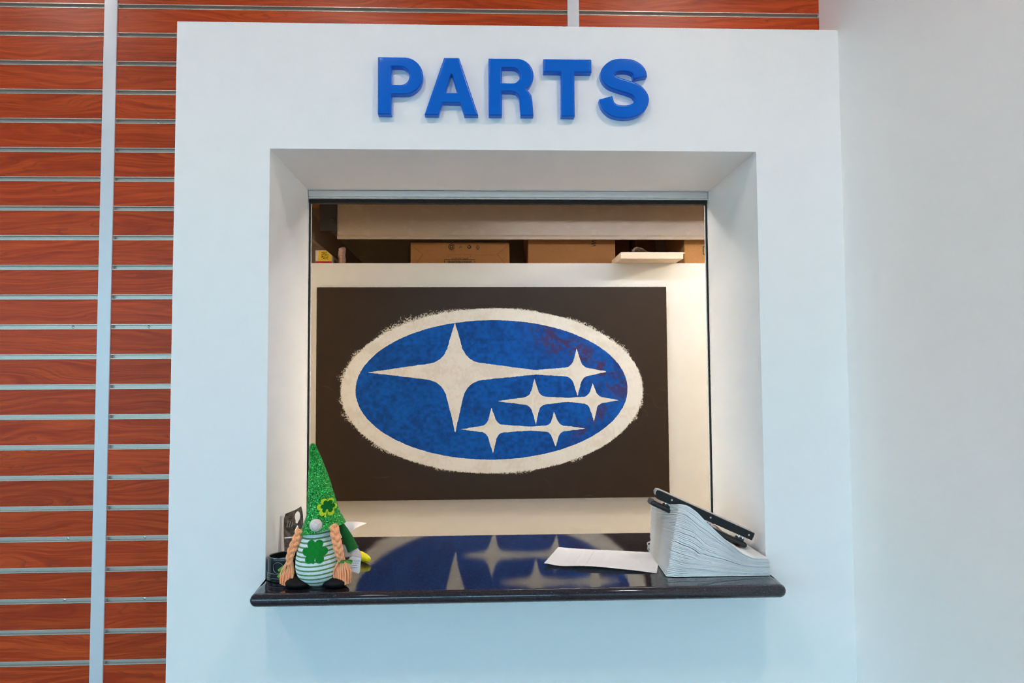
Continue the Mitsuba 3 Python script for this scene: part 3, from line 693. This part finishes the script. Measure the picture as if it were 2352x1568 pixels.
def booklet_mesh(k):
    jit, jf, jn = 0.0007 * r4.standard_normal(), 0.0012 * r4.standard_normal(), 0.0009 * r4.standard_normal()
    lo, hi = cum[k], cum[k + 1]
    thick = hi - lo
    gap = np.where(S < .06, 0.10, 0.10 + 0.10 * r4.random())
    a, b = lo + thick * gap * 0.5, hi - thick * gap * 0.5
    rd = np.sqrt(np.clip(1 - (1 - np.clip(S / .016, 0, 1))**2, 0.0, 1))
    mid, half = (a + b) / 2, (b - a) / 2 * (0.15 + 0.85 * rd)
    out, uvs = [], []
    for side, t in ((0, mid - half), (1, mid + half)):
        x, y, z = stack_point(S, W, t, jit, jf, jn)
        out.append(np.stack([x, y, z], -1)); uvs.append(np.stack([S, np.full_like(S, float(side))], -1))
    n = NY * NS
    idx = np.arange(n).reshape(NY, NS)
    q = lambda g: np.stack([g[:-1, :-1].ravel(), g[:-1, 1:].ravel(), g[1:, 1:].ravel(), g[1:, :-1].ravel()], 1)
    faces = [q(idx)[:, ::-1], q(idx + n)]
    vs, us = [out[0].reshape(-1, 3), out[1].reshape(-1, 3)], [uvs[0].reshape(-1, 2), uvs[1].reshape(-1, 2)]
    base = 2 * n
    for line in (np.s_[0, :], np.s_[-1, :], np.s_[:, 0], np.s_[:, -1]):   # own vertices so that the edges stay crisp
        A, B = out[0][line], out[1][line]
        m = len(A)
        vs += [A, B]; us += [uvs[0][line], uvs[1][line]]
        i = np.arange(m - 1)
        faces.append(np.stack([base + i, base + i + 1, base + m + i + 1, base + m + i], 1))
        base += 2 * m
    f = np.vstack(faces)
    return (np.vstack(vs), np.vstack([f[:, [0, 1, 2]], f[:, [0, 2, 3]]])), np.vstack(us)
for k in range(N):
    mesh, uvs = booklet_mesh(k)
    key = numbered("booklet")
    put(key, mesh, "mat_booklet", smooth=True, uv=uvs)
    if k < N - 1:
        tag(key, "white booklet within the thick fanned stack at the right end of the counter", "booklet", "stacked booklets on the counter")
# print on the topmost cover
def on_cover(mesh, x0, y0, lift=0.0007):
    """lays flat lettering (local x, z) on the top cover: local x runs along -y, local z along +x"""
    v = np.array(mesh.vertices)
    w = (y0 - v[:, 0] - Y_NEAR) / (Y_FAR - Y_NEAR)
    xs = (.4770) * (1 - w) + .4615 * w
    X = x0 + v[:, 2]
    s = (X - xs) / (.687 - xs)
    return trimesh.Trimesh(np.stack([X, y0 - v[:, 0], HC + 0.0012 + stack_height(s, w) + lift + 0.0003 * (v[:, 1] < -1e-6)], 1), mesh.faces, process=False)
def fine(m, size=0.006):
    v, f = trimesh.remesh.subdivide_to_size(m.vertices, m.faces, size)
    return trimesh.Trimesh(v, f, process=False)
top = "booklet_%03d" % (N - 1)
put(top + "__numerals", on_cover(fine(flat_text("2020", 0.030)), 0.613, 0.140), mat("mat_brown_print", (0.16, 0.075, 0.055), rough=0.6, spec=0.3))
put(top + "__colour_band", on_cover(fine(drawing(sg.box(-.09, -.006, .09, .006))), 0.636, 0.110), "mat_brown_print")
labels[top + "__numerals"] = {"label": "dark brown numerals"}
labels[top + "__colour_band"] = {"label": "brown printed band"}
tag(top, "topmost booklet of the stack, with brown numerals and a brown band under the hole punch", "booklet", "stacked booklets on the counter")

# ------------------------------------------------------------------ hole punch on the stack
PL, PR = np.array([.4405, .058, 1.2690]), np.array([.6800, .036, 1.1600])
ex = (PR - PL) / np.linalg.norm(PR - PL)
ey = np.cross([0, 0, 1.0], ex); ey /= np.linalg.norm(ey)
ez = np.cross(ex, ey)
LEN = np.linalg.norm(PR - PL)
PM = np.eye(4); PM[:3, 0], PM[:3, 1], PM[:3, 2], PM[:3, 3] = ex, ey, ez, PL
def punch(part, mesh, m, smooth=40):
    mesh = to_tm(mesh).copy(); mesh.apply_transform(PM)
    return put(numbered("hole_punch__" + part), mesh, m, smooth=smooth)
lev = m3.CrossSection([[(0.004, 0), (0.0, -0.006), (0.004, -0.0185), (0.012, -0.0205), (LEN, -0.0175), (LEN, 0.0), (LEN - .004, 0.0015), (0.008, 0.0015)]]).extrude(0.026).rotate([90, 0, 0]).translate([0, 0.013, 0])
punch("lever", lev, mat("mat_punch", (0.006, 0.006, 0.007), rough=0.5, spec=0.35))
punch("lever_cap", m3.CrossSection([[(0.001, 0.0), (0.008, 0.0017), (LEN - .004, 0.0017), (LEN, 0.0002), (LEN, 0.0022), (LEN - .004, 0.0034), (0.007, 0.0034), (-0.0015, 0.0008), (-0.0025, -0.007), (0.0006, -0.013), (0.0014, -0.012), (-0.0007, -0.006)]]).extrude(0.0265).rotate([90, 0, 0]).translate([0, 0.01325, 0]), mat("mat_steel_edge", (0.50, 0.46, 0.43), rough=0.35, metallic=0.6))
base = m3.Manifold.batch_hull([m3.Manifold.sphere(0.0065, 12).translate([x, y, z]) for x, z in ((0.004, -0.0345), (LEN - 0.012, -0.0360)) for y in (-0.012, 0.014)])
punch("base", base, "mat_black")
punch("base_end", rbox(-0.006, 0.006, -0.014, 0.016, -0.040, -0.026, 0.002), mat("mat_bronze", (0.09, 0.07, 0.055), rough=0.4, metallic=0.4))
for fr in (0.150, 0.560, 0.900):
    x = LEN * fr
    punch("punch_head", rbox(x - 0.009, x + 0.010, -0.010, 0.012, -0.036, -0.0235, 0.003), "mat_black")
    for dx in (-0.0045, 0.0055):
        punch("punch_pin", tube([(x + dx, -0.006, -0.026), (x + dx, -0.006, -0.016)], 0.0030, 12), "mat_chrome")
for fr in (0.168, 0.565, 0.955):
    c = rot(lathe([(0, .0014), (.0016, .0012), (.0024, .0004), (.0026, 0), (.0026, -.001)], 14), (1, 0, 0), 90)
    punch("rivet", move(c, LEN * fr, -0.0130, -0.008), "mat_chrome")
tag("hole_punch", "black three hole punch lying tilted on top of the booklet stack", "hole punch")

# small clear clip behind the stack
cl = unary_union([sg.Point(0, .030).buffer(.009) - sg.Point(0, .030).buffer(.005), sg.box(-.006, .012, .006, .022), sg.Point(0, .008).buffer(.008) - sg.Point(0.001, .008).buffer(.0045)])
put("plastic_clip", move(drawing(sa.scale(cl, .62, .62, origin=(0, 0)), 0.005), 0.4580, 0.230, HC + 0.0003), mat("mat_clear_clip", (0.62, 0.58, 0.54), rough=0.2, spec=0.8), smooth=40)
tag("plastic_clip", "small pale curled plastic clip peeking out behind the booklet stack", "clip")

# ------------------------------------------------------------------ gnome doll
GX, GY = -0.3720, -0.0600
def knit(p, n, uv):
    h = p.z - HC
    wob = 0.0009 * (noise(p.x * 40.0, p.y * 40.0, 3.0) - 0.5) + 0.9 * dr.square(p.x - GX + 0.012) * 1.2 + (p.x - GX) * 0.055
    f = (h - wob) / 0.0100
    f = f - dr.floor(f)
    st = smoothstep(0.30, 0.34, f) * smoothstep(0.70, 0.66, f)
    rib = 0.86 + 0.28 * noise(p.x * 1400.0, p.z * 700.0, p.y * 1400.0)
    return mix((0.76, 0.82, 0.84), (0.125, 0.27, 0.105), st) * rib
mat("mat_knit", knit, rough=0.9, spec=0.1, bump=lambda p, n, uv: noise(p.x * 1500.0, p.z * 800.0, p.y * 1500.0), bump_scale=0.0003)
scene["mat_glitter"] = {"type": "principled", "base_color": {"type": "mesh_attribute", "name": "vertex_color"}, "roughness": 0.24, "metallic": 0.92}
def felt(c, k=700.0):
    return lambda p, n, uv: mi.Color3f(c) * (0.72 + 0.5 * fbm(p.x * k, p.z * k, p.y * k, 2))
mat("mat_felt_green", felt((0.010, 0.21, 0.030)), rough=0.95, spec=0.05, sheen=0.3)
mat("mat_felt_dark", felt((0.006, 0.125, 0.020)), rough=0.95, spec=0.05, sheen=0.3)
mat("mat_felt_lime", felt((0.50, 0.62, 0.030)), rough=0.95, spec=0.05)
mat("mat_sleeve", felt((0.018, 0.135, 0.035), 420.0), rough=0.9, spec=0.1, sheen=0.4)
mat("mat_skin_cloth", felt((0.74, 0.65, 0.62), 500.0), rough=0.9, spec=0.1)
mat("mat_yarn", lambda p, n, uv: mi.Color3f(1.0, 0.435, 0.215) * (0.80 + 0.36 * noise(p.x * 900.0, p.z * 900.0, p.y * 900.0)), rough=0.85, spec=0.15)
mat("mat_ribbon", (0.045, 0.20, 0.022), rough=0.45, spec=0.4)
mat("mat_ribbon_lime", (0.12, 0.34, 0.030), rough=0.45, spec=0.4)
G = "gnome_doll"
def gp(u, v, y=0.0):
    return np.array([GX + u / 1000.0, GY + y, HC + v / 1000.0])
def place(mesh):
    return mesh
# body
prof_b = np.array([(0.2, 0.3), (9, 0.6), (20, 3.2), (30, 8.5), (40, 17), (46.5, 28), (49.8, 41), (50.3, 54), (48.6, 72), (44.5, 92), (38, 112), (31, 130), (22, 146), (8, 156), (0.2, 158)])
pb = catmull(prof_b, 6)
bm = lathe(np.maximum(pb, 0.05) / 1000.0, 64)
BCX = -12.0
put(G + "__body", move(bm, GX + BCX / 1000, GY, HC), "mat_knit", smooth=True)
br_ = np.interp
def body_front(x, z):
    """y of the body's front surface at world x, z"""
    r_ = np.interp((z - HC) * 1000, pb[:, 1], pb[:, 0]) / 1000
    dx = x - (GX + BCX / 1000)
    return GY - np.sqrt(np.clip(r_ * r_ - dx * dx, 1e-8, None))
# hat: a cone of small tilted glitter flakes
sec = np.array([[326, -25.6, 4.2], [323.5, -25.4, 6.2], [320, -25.2, 7.5], [312, -23.2, 9.0], [295, -19.0, 13.2], [270, -14.8, 18.8], [245, -11.2, 24.0], [215, -6.8, 29.2], [185, -2.6, 34.0], [165, -0.8, 37.8], [150, 0.5, 44.0], [138, -1.0, 49.0], [129, -2.0, 53.0]])
def hat_at(v):
    o = np.argsort(sec[:, 0])
    return np.interp(v, sec[o, 0], sec[o, 1]), np.interp(v, sec[o, 0], sec[o, 2])
rh = np.random.default_rng(21)
vv, ff = [], []
levels = np.r_[np.linspace(129, 320, 114), 322, 324, 326]
nring = []
for i, lv in enumerate(levels):
    cu, rd = hat_at(lv)
    n = 124
    a = (np.arange(n) + 0.5 * (i % 2)) * 2 * math.pi / n
    tilt = np.clip((190 - lv) / 60, 0, 1)
    px_, py_ = cu + rd * np.cos(a), rd * np.sin(a) * 0.94
    pz_ = lv + tilt * (px_ * 0.25 + 5.0 * np.sin(a) * -1 * 0.3 + 1.5)
    vv.append(np.stack([px_, py_, pz_], 1))
H = np.vstack(vv)
n = 124
for i in range(len(levels) - 1):
    j = np.arange(n); k = (j + 1) % n
    a0, a1, b0, b1 = i * n + j, i * n + k, (i + 1) * n + j, (i + 1) * n + k
    if i % 2 == 0:
        ff += [np.stack([a0, a1, b0], 1), np.stack([a1, b1, b0], 1)]
    else:
        ff += [np.stack([a0, a1, b1], 1), np.stack([a0, b1, b0], 1)]
ff = np.vstack(ff)
top_i = len(H)
cu, rd = hat_at(326)
H = np.vstack([H, [[cu, 0, 327.5]]])
j = np.arange(n)
ff = np.vstack([ff, np.stack([(len(levels) - 1) * n + j, (len(levels) - 1) * n + (j + 1) % n, np.full(n, top_i)], 1)])
# underside
ff = np.vstack([ff, np.stack([(j + 1) % n, j, np.full(n, top_i + 1)], 1)])
H = np.vstack([H, [[-2.0, 0, 140.0]]])
nrm = np.c_[H[:, 0] - np.interp(H[:, 2], sec[::-1, 0], sec[::-1, 1]), H[:, 1], np.full(len(H), 6.0)]
nrm /= np.linalg.norm(nrm, axis=1, keepdims=True)
H = H + nrm * (rh.random((len(H), 1)) - 0.5) * 1.5 * np.clip(np.abs(nrm[:, :1]) * 0 + 1, 0, 1) + rh.standard_normal(H.shape) * 0.26
H += nrm * (meshkit.fbm(H * 0.05, 2, 4)[:, None] - .5) * 2.4
hv = (np.array([GX, GY, HC]) + H / 1000.0)[ff].reshape(-1, 3)          # every flake its own colour
fc = rh.random((len(ff), 1)) ** 1.6
fcol = (np.array([0.003, 0.13, 0.020]) * (1 - fc) + np.array([0.10, 0.78, 0.17]) * fc) + np.array([0.10, 0.05, 0.0]) * (rh.random((len(ff), 1)) > 0.86)
put(G + "__hat", (hv, np.arange(len(hv)).reshape(-1, 3)), "mat_glitter", color=np.repeat(fcol, 3, 0))
def hat_front(x, z):
    cu, rd = hat_at((z - HC) * 1000)
    dx = (x - GX) * 1000 - cu
    return GY - np.sqrt(np.clip(rd * rd - dx * dx, (0.42 * rd) ** 2, None)) * 0.94 / 1000
def shamrock(size, stem=True):
    """three leaves of two lobes each and a stem"""
    lobes = [sg.Point(.36 * math.cos(math.radians(q)), .36 * math.sin(math.radians(q))).buffer(.165) for q in (64, 116, 176, 232, 4, -52)]
    g = unary_union(lobes + [sg.Point(0, 0.02).buffer(.25)])
    if stem:
        g = unary_union([g, sg.Polygon([(-.03, -.1), (.035, -.1), (-.005, -.46), (-.075, -.44)])])
    b = g.bounds
    return sa.scale(g.buffer(.02).buffer(-.02), size / (b[2] - b[0]), size / (b[2] - b[0]), origin=(0, 0))
def patch(poly, u, v, front, thick, lift=0.0):
    pg = sa.translate(poly, GX + u / 1000, HC + v / 1000)
    m = drawing(pg, thick)
    m = trimesh.Trimesh(*trimesh.remesh.subdivide_to_size(m.vertices, m.faces, 0.0035), process=False)
    w = np.array(m.vertices)
    w[:, 1] += front(w[:, 0], w[:, 2]) - lift
    return trimesh.Trimesh(w, m.faces, process=False)
put(G + "__belly_shamrock", patch(shamrock(.0565), -9.5, 86, body_front, 0.0016, 0.0005), "mat_felt_green", smooth=30)
lime = shamrock(.0425, stem=False)
put(G + "__hat_shamrock", patch(lime, 14.0, 184, hat_front, 0.0016, 0.0020), "mat_felt_lime", smooth=30)
put(G + "__hat_shamrock__inner_leaf", patch(shamrock(.0290, stem=False), 16.0, 186, hat_front, 0.0012, 0.0037), "mat_felt_dark", smooth=30)
put(G + "__hat_shamrock__stem", patch(sg.Polygon([(-.0006, -.004), (.0022, -.004), (-.0010, -.0205), (-.0045, -.0200)]), 14.5, 184, hat_front, 0.0014, 0.0040), "mat_felt_lime", smooth=30)
nose = trimesh.creation.icosphere(4, 0.0142)
nose.vertices *= 1 + 0.03 * (meshkit.fbm(nose.vertices * 180, 2, 3)[:, None] - .5)
put(G + "__nose", move(nose, *gp(-6.5, 147, -0.047)), "mat_skin_cloth", smooth=True)
# feet
for u, dyaw in ((-58, 12), (26, -8)):
    ft = trimesh.creation.icosphere(3, 1.0)
    ft.vertices *= [0.031, 0.030, 0.0125]
    ft.vertices[:, 2] = np.maximum(ft.vertices[:, 2], -0.0105)
    put(numbered(G + "__shoe"), move(ft, *gp(u + 6, 10.8, -0.012)), mat("mat_shoe", (0.005, 0.005, 0.006), rough=0.6, spec=0.2) if u < 0 else "mat_shoe", smooth=True)
# braids: three interlaced strands of yarn, a ribbon and a tassel each
def braid(pts, width, tie, tail, seed, ribs):
    kb = numbered(G + "__braid")
    c = catmull(np.array([gp(*q) for q in pts]), 26)
    L = np.r_[0, np.cumsum(np.linalg.norm(np.diff(c, axis=0), axis=1))]
    t = np.gradient(c, axis=0); t /= np.linalg.norm(t, axis=1, keepdims=True)
    side = np.cross(t, [0, 1.0, 0]); side /= np.linalg.norm(side, axis=1, keepdims=True)
    fw = np.cross(side, t)
    wv = width * np.interp(L / L[-1], [0, .15, .6, 1], [.95, 1.0, .98, .72]) / 2
    for q in range(3):
        ph = L / 0.0460 * 2 * math.pi / 1.0 + q * 2 * math.pi / 3
        x = np.sin(ph) * 0.50; yv = np.sin(2 * ph) * 0.30
        core = c + side * (wv * x)[:, None] + fw * (wv * yv)[:, None]
        parts = []
        for w in range(5):                                   # yarn threads twisted round each strand
            a = L / 0.075 * 2 * math.pi + w * 2 * math.pi / 5
            off = side * (np.cos(a) * wv * 0.26)[:, None] + fw * (np.sin(a) * wv * 0.26)[:, None]
            parts.append(tube(core + off, wv * 0.25, 8))
        put(numbered(kb + "__strand"), trimesh.util.concatenate(parts), "mat_yarn", smooth=60)
    r5 = np.random.default_rng(seed)
    e = c[-1]
    threads = []
    n_t = 19
    for w in range(n_t):
        fx = (w + .5) / n_t * 2 - 1
        end = gp(tail[0] + tail[1] * fx + r5.normal() * 1.2, tail[2] + 5.0 * r5.random() + 5 * fx * fx, tail[3] / 1000 + (r5.random() - .5) * .010)
        st = e + np.array([fx * width * 0.30, (r5.random() - .5) * width * .45, 0.002])
        midp = st * 0.45 + end * 0.55 + np.array([fx * 0.004 + r5.normal() * .0012, (r5.random() - .5) * 0.008, 0.003])
        threads.append(tube(catmull([st, midp, end], 7), np.r_[np.full(8, .0021), np.full(7, .0019)], 7))
    put(kb + "__tassel", trimesh.util.concatenate(threads), "mat_yarn", smooth=60)
    labels[kb + "__tassel"] = {"label": "frayed yarn tassel"}
    band = tube([e + np.array([0, 0, .004]), e + np.array([0, 0, -.002])], [width * .37, width * .37], 18)
    put(kb + "__tie", band, "mat_ribbon" if ribs != "left" else "mat_yarn", smooth=40)
    for (a, b_, w_, m_) in RIB[ribs]:
        p0, p1 = gp(*a), gp(*b_)
        d = p1 - p0; nn = np.cross(d, [0, 1, 0]); nn /= np.linalg.norm(nn)
        nseg = 6
        tt = np.linspace(0, 1, nseg)[:, None]
        cen = p0 + d * tt + np.array([0, -0.0015, 0.002]) * np.sin(tt * math.pi)
        top_, bot_ = cen + nn * w_, cen - nn * w_
        vs = np.vstack([top_, bot_, top_ + [0, .0006, 0], bot_ + [0, .0006, 0]])
        fs = []
        for i in range(nseg - 1):
            fs += [[i, i + 1, nseg + i + 1], [i, nseg + i + 1, nseg + i], [2 * nseg + i, 3 * nseg + i + 1, 2 * nseg + i + 1], [2 * nseg + i, 3 * nseg + i, 3 * nseg + i + 1]]
        scene["mat_" + m_ + "_two"] = {"type": "twosided", "bsdf": dict(scene["mat_" + m_])}
        put(numbered(kb + "__ribbon"), trimesh.Trimesh(vs, np.array(fs), process=False), "mat_" + m_ + "_two")
RIB = {"right": [((47, 57, -.026), (36, 55, -.030), .0022, "ribbon"), ((54, 60, -.024), (70, 54, -.022), .0026, "ribbon_lime"), ((55, 60, -.022), (71, 58, -.018), .0022, "ribbon"), ((55, 56, -.022), (62, 32, -.020), .0018, "ribbon")],
       "left": [((-75, 52, -.012), (-99, 38, -.014), .0030, "ribbon_lime"), ((-76, 48, -.014), (-100, 24, -.016), .0028, "ribbon_lime")]}
braid([(31, 146, -.036), (35, 128, -.040), (40, 104, -.040), (45, 80, -.036), (48.5, 60, -.026)], .0235, None, (49, 17.5, 5, -26), 4, "right")
braid([(-48.0, 131, -.018), (-56, 112, -.020), (-66, 88, -.020), (-72, 70, -.018), (-74, 55, -.014)], .0215, None, (-80, 15, 3.5, -16), 6, "left")
# arm
sl = catmull(np.array([gp(33, 140, .028), gp(41, 119, .034), gp(53, 95, .036), gp(64, 72, .034)]), 10)
put(G + "__sleeve", tube(sl, np.interp(np.linspace(0, 1, len(sl)), [0, .35, 1], [.0050, .0100, .0140]), 24), "mat_sleeve", smooth=50)
hd = trimesh.creation.icosphere(3, 1.0); hd.vertices *= [0.0140, 0.0120, 0.0215]
hd = rot(hd, (0, 1, 0), -14)
put(G + "__hand", move(hd, *gp(68.5, 59, .034)), "mat_skin_cloth", smooth=True)
tg = sg.Polygon([(.056, .034), (.082, .024), (.085, .030), (.087, .060), (.066, .064), (.058, .058)])
tgm = move(drawing(tg, 0.0005), GX, GY + 0.004, HC)
put(G + "__care_tag", tgm, "mat_paper")
r6 = np.random.default_rng(9)
tl = unary_union([sg.box(.064 + .002 * k, .0375 + .0052 * k, .064 + .002 * k + r6.uniform(.010, .016), .0387 + .0052 * k) for k in range(4)])
put(G + "__care_tag__printed_lines", move(drawing(tl, 0.0002), GX, GY + 0.0037 - 0.0004, HC), mat("mat_tag_print", (0.30, 0.31, 0.36), rough=0.8, spec=0.1))
tag(G, "plush gnome doll with tall green glitter hat, peach braids and striped body on the counter", "doll")

# ------------------------------------------------------------------ small things round the gnome
mk = catmull([(.0005, 0), (.0052, .0012), (.0078, .005), (.0105, .018), (.0118, .034), (.0118, .050), (.0005, .052)], 8)
mkm = lathe(mk, 28)
d = np.array([.068, -.082, 0]); d /= np.linalg.norm(d)
tipp = np.array([-.2945, .130, HC + .0080])
Rm = np.eye(4); zz_ = -d; xx_ = np.cross([0, 0, 1], zz_); xx_ /= np.linalg.norm(xx_)
zz_ = zz_ + np.array([0, 0, .04]); zz_ /= np.linalg.norm(zz_)
Rm[:3, 2], Rm[:3, 0], Rm[:3, 1], Rm[:3, 3] = zz_, xx_, np.cross(zz_, xx_), tipp
mkm.apply_transform(Rm)
mkm.apply_translation((0, 0, HC + 0.0003 - mkm.vertices[:, 2].min()))
put("yellow_marker", mkm, mat("mat_marker", (0.95, 0.84, 0.008), rough=0.4, spec=0.4), smooth=50)
tag("yellow_marker", "bright yellow tapered marker lying on the counter behind the gnome's hand", "marker")

# curled white note standing at the back edge of the counter
nu, nv = 24, 12
U, V = np.meshgrid(np.linspace(0, 1, nu), np.linspace(0, 1, nv))
nx_ = -.428 + .080 * U
ny_ = .425 + .016 * np.sin(U * 3.0) - 0.012 * (1 - V)
nz_ = HC + .0005 + V * (.0520 - .004 * U) + (1 - V) * 0.049 * U ** 0.8
nz_ = np.minimum(nz_, HC + .0525 - .003 * U)
idx = np.arange(nu * nv).reshape(nv, nu)
quads = np.stack([idx[:-1, :-1].ravel(), idx[:-1, 1:].ravel(), idx[1:, 1:].ravel(), idx[1:, :-1].ravel()], 1)
put("paper_note", (np.stack([nx_, ny_, nz_], -1).reshape(-1, 3), quads), "mat_paper", smooth=True)
tag("paper_note", "curled white paper note behind the gnome's arm at the back of the counter", "paper")
put("paper_note__red_clip", rbox(-.425, -.413, .404, .428, HC + .0500, HC + .0555, .002), mat("mat_red_pin", (0.36, 0.03, 0.03), rough=0.4, spec=0.4), smooth=40)
labels["paper_note__red_clip"] = {"label": "small red clip"}

# black round tin
CXT, CYT, RT = -.4735, .0060, .0440
t = "round_tin"
wall_p = [(.0005, 0), (RT - .002, 0), (RT, .0015), (RT, .007), (RT - .0015, .0085), (RT - .0015, .0105), (RT, .012), (RT, .018), (RT - .0015, .0195), (RT - .0012, .0210), (RT - .001, .050), (RT - .0025, .0545), (RT - .005, .0550), (RT - .006, .053), (RT - .007, .030), (.0005, .029)]
put(t + "__body", move(lathe(np.array(wall_p), 56), CXT, CYT, HC + .0003), "mat_black_gloss", smooth=28)
a = np.linspace(0, 2 * math.pi, 57)
for z, rr_, rad in ((.0095, RT - .0006, .0010), (.0203, RT - .0004, .0010), (.0552, RT - .0045, .0012)):
    put(numbered(t + "__metal_rim"), move(tube(np.stack([rr_ * np.cos(a), rr_ * np.sin(a), np.full(57, z)], 1), rad, 8, cap=False), CXT, CYT, HC + .0003), "mat_chrome_dark" if "mat_chrome_dark" in scene else mat("mat_chrome_dark", (0.30, 0.30, 0.31), rough=0.25, metallic=1.0), smooth=60)
ang = math.radians(-100)
ec = np.array([CXT + (RT + .0006) * math.cos(ang), CYT + (RT + .0006) * math.sin(ang), HC + .0355])
tx_, nz2 = np.array([-math.sin(ang), math.cos(ang), 0]), np.array([math.cos(ang), math.sin(ang), 0])
ra = np.linspace(0, 2 * math.pi, 33)
put(t + "__ring_emblem", tube(np.array([ec + tx_ * .0125 * math.cos(q) + np.array([0, 0, .0125 * math.sin(q)]) - nz2 * (.0125 * math.cos(q))**2 / (2 * RT) for q in ra]), .0009, 8, cap=False), "mat_chrome_dark", smooth=60)
fill = []
for k in range(5):
    b = np.linspace(0.2 * k, 0.2 * k + 5.2, 40)
    rq = .010 + .0052 * k
    fill.append(tube(np.stack([rq * np.cos(b), rq * np.sin(b), .034 + .0025 * np.sin(b * 2 + k) + .0015 * k], 1), .0016, 7))
put(t + "__coiled_wire", move(trimesh.util.concatenate(fill), CXT, CYT, HC), "mat_chrome_dark", smooth=60)
tag(t, "glossy black round tin behind the gnome at the left end of the counter", "tin")

# black retail pouch with hang holes leaning on the left reveal
hole1 = sa.scale(sg.Point(.036, .123).buffer(.0075, 24), 1, 1.75)
hole1 = unary_union([hole1, sa.scale(sg.Point(.0345, .110).buffer(.0040, 16), 1, 1.2)])
hole2 = sg.Polygon([(.033, .076), (.0375, .082), (.0385, .092), (.0360, .099), (.0330, .094), (.0300, .086)]).buffer(.0015)
pouch = sg.Polygon([(0, 0), (.054, 0), (.054, .070), (.0500, .128), (.0475, .141), (.0445, .1475), (.030, .140), (.004, .132), (.001, .120)])
pouch = pouch - hole1 - hole2
pm_ = trimesh.Trimesh(*trimesh.remesh.subdivide_to_size(*(lambda q: (q.vertices, q.faces))(drawing(pouch, 0.0022)), 0.004), process=False)
w = np.array(pm_.vertices)
w[:, 1] += 0.0030 * (meshkit.fbm(np.c_[w[:, 0] * 60, w[:, 2] * 40, w[:, 0] * 0], 3, 3) - .5) - 0.010 * np.exp(-((w[:, 2] - .035) / .03)**2)
pm_ = trimesh.Trimesh(w, pm_.faces, process=False)
def pouch_color(p, n, uv):
    g = fbm(p.x * 140.0, p.z * 180.0, p.y * 140.0, 3)
    return mix((0.035, 0.024, 0.017), (0.13, 0.085, 0.060), smoothstep(0.35, 0.65, g))
mat("mat_pouch", pouch_color, rough=0.22, spec=0.6)
def put_pouch(m):
    m = rot(m, (0, 0, 1), 33)
    m = rot(m, (1, 0, 0), -3)
    return move(m, -.5125, .118, HC + 0.0004)
put("hanging_pouch__film", put_pouch(pm_), "mat_pouch", smooth=40)
txt = unary_union([sg.Polygon([(.006 + .006 * k, .098), (.009 + .006 * k, .098), (.012 + .006 * k, .115 - .002 * k), (.009 + .006 * k, .115 - .002 * k)]) for k in range(3)])
put("hanging_pouch__printed_stripes", put_pouch(move(drawing(txt, 0.0003), 0, -.0042, 0)), mat("mat_pouch_print", (0.26, 0.22, 0.19), rough=0.5, spec=0.3))
put("hanging_pouch__printed_text", put_pouch(move(flat_text("do", 0.0065, 0.0003), .010, -.0042, .083)), "mat_pouch_print")
put("hanging_pouch__white_edge", put_pouch(move(rbox(.001, .050, -.0010, .0010, .0700, .0735, .0006), 0, -.0055, 0)), "mat_paper", smooth=40)
tag("hanging_pouch", "dark brown hanging pouch with two cut holes leaning behind the gnome", "package")
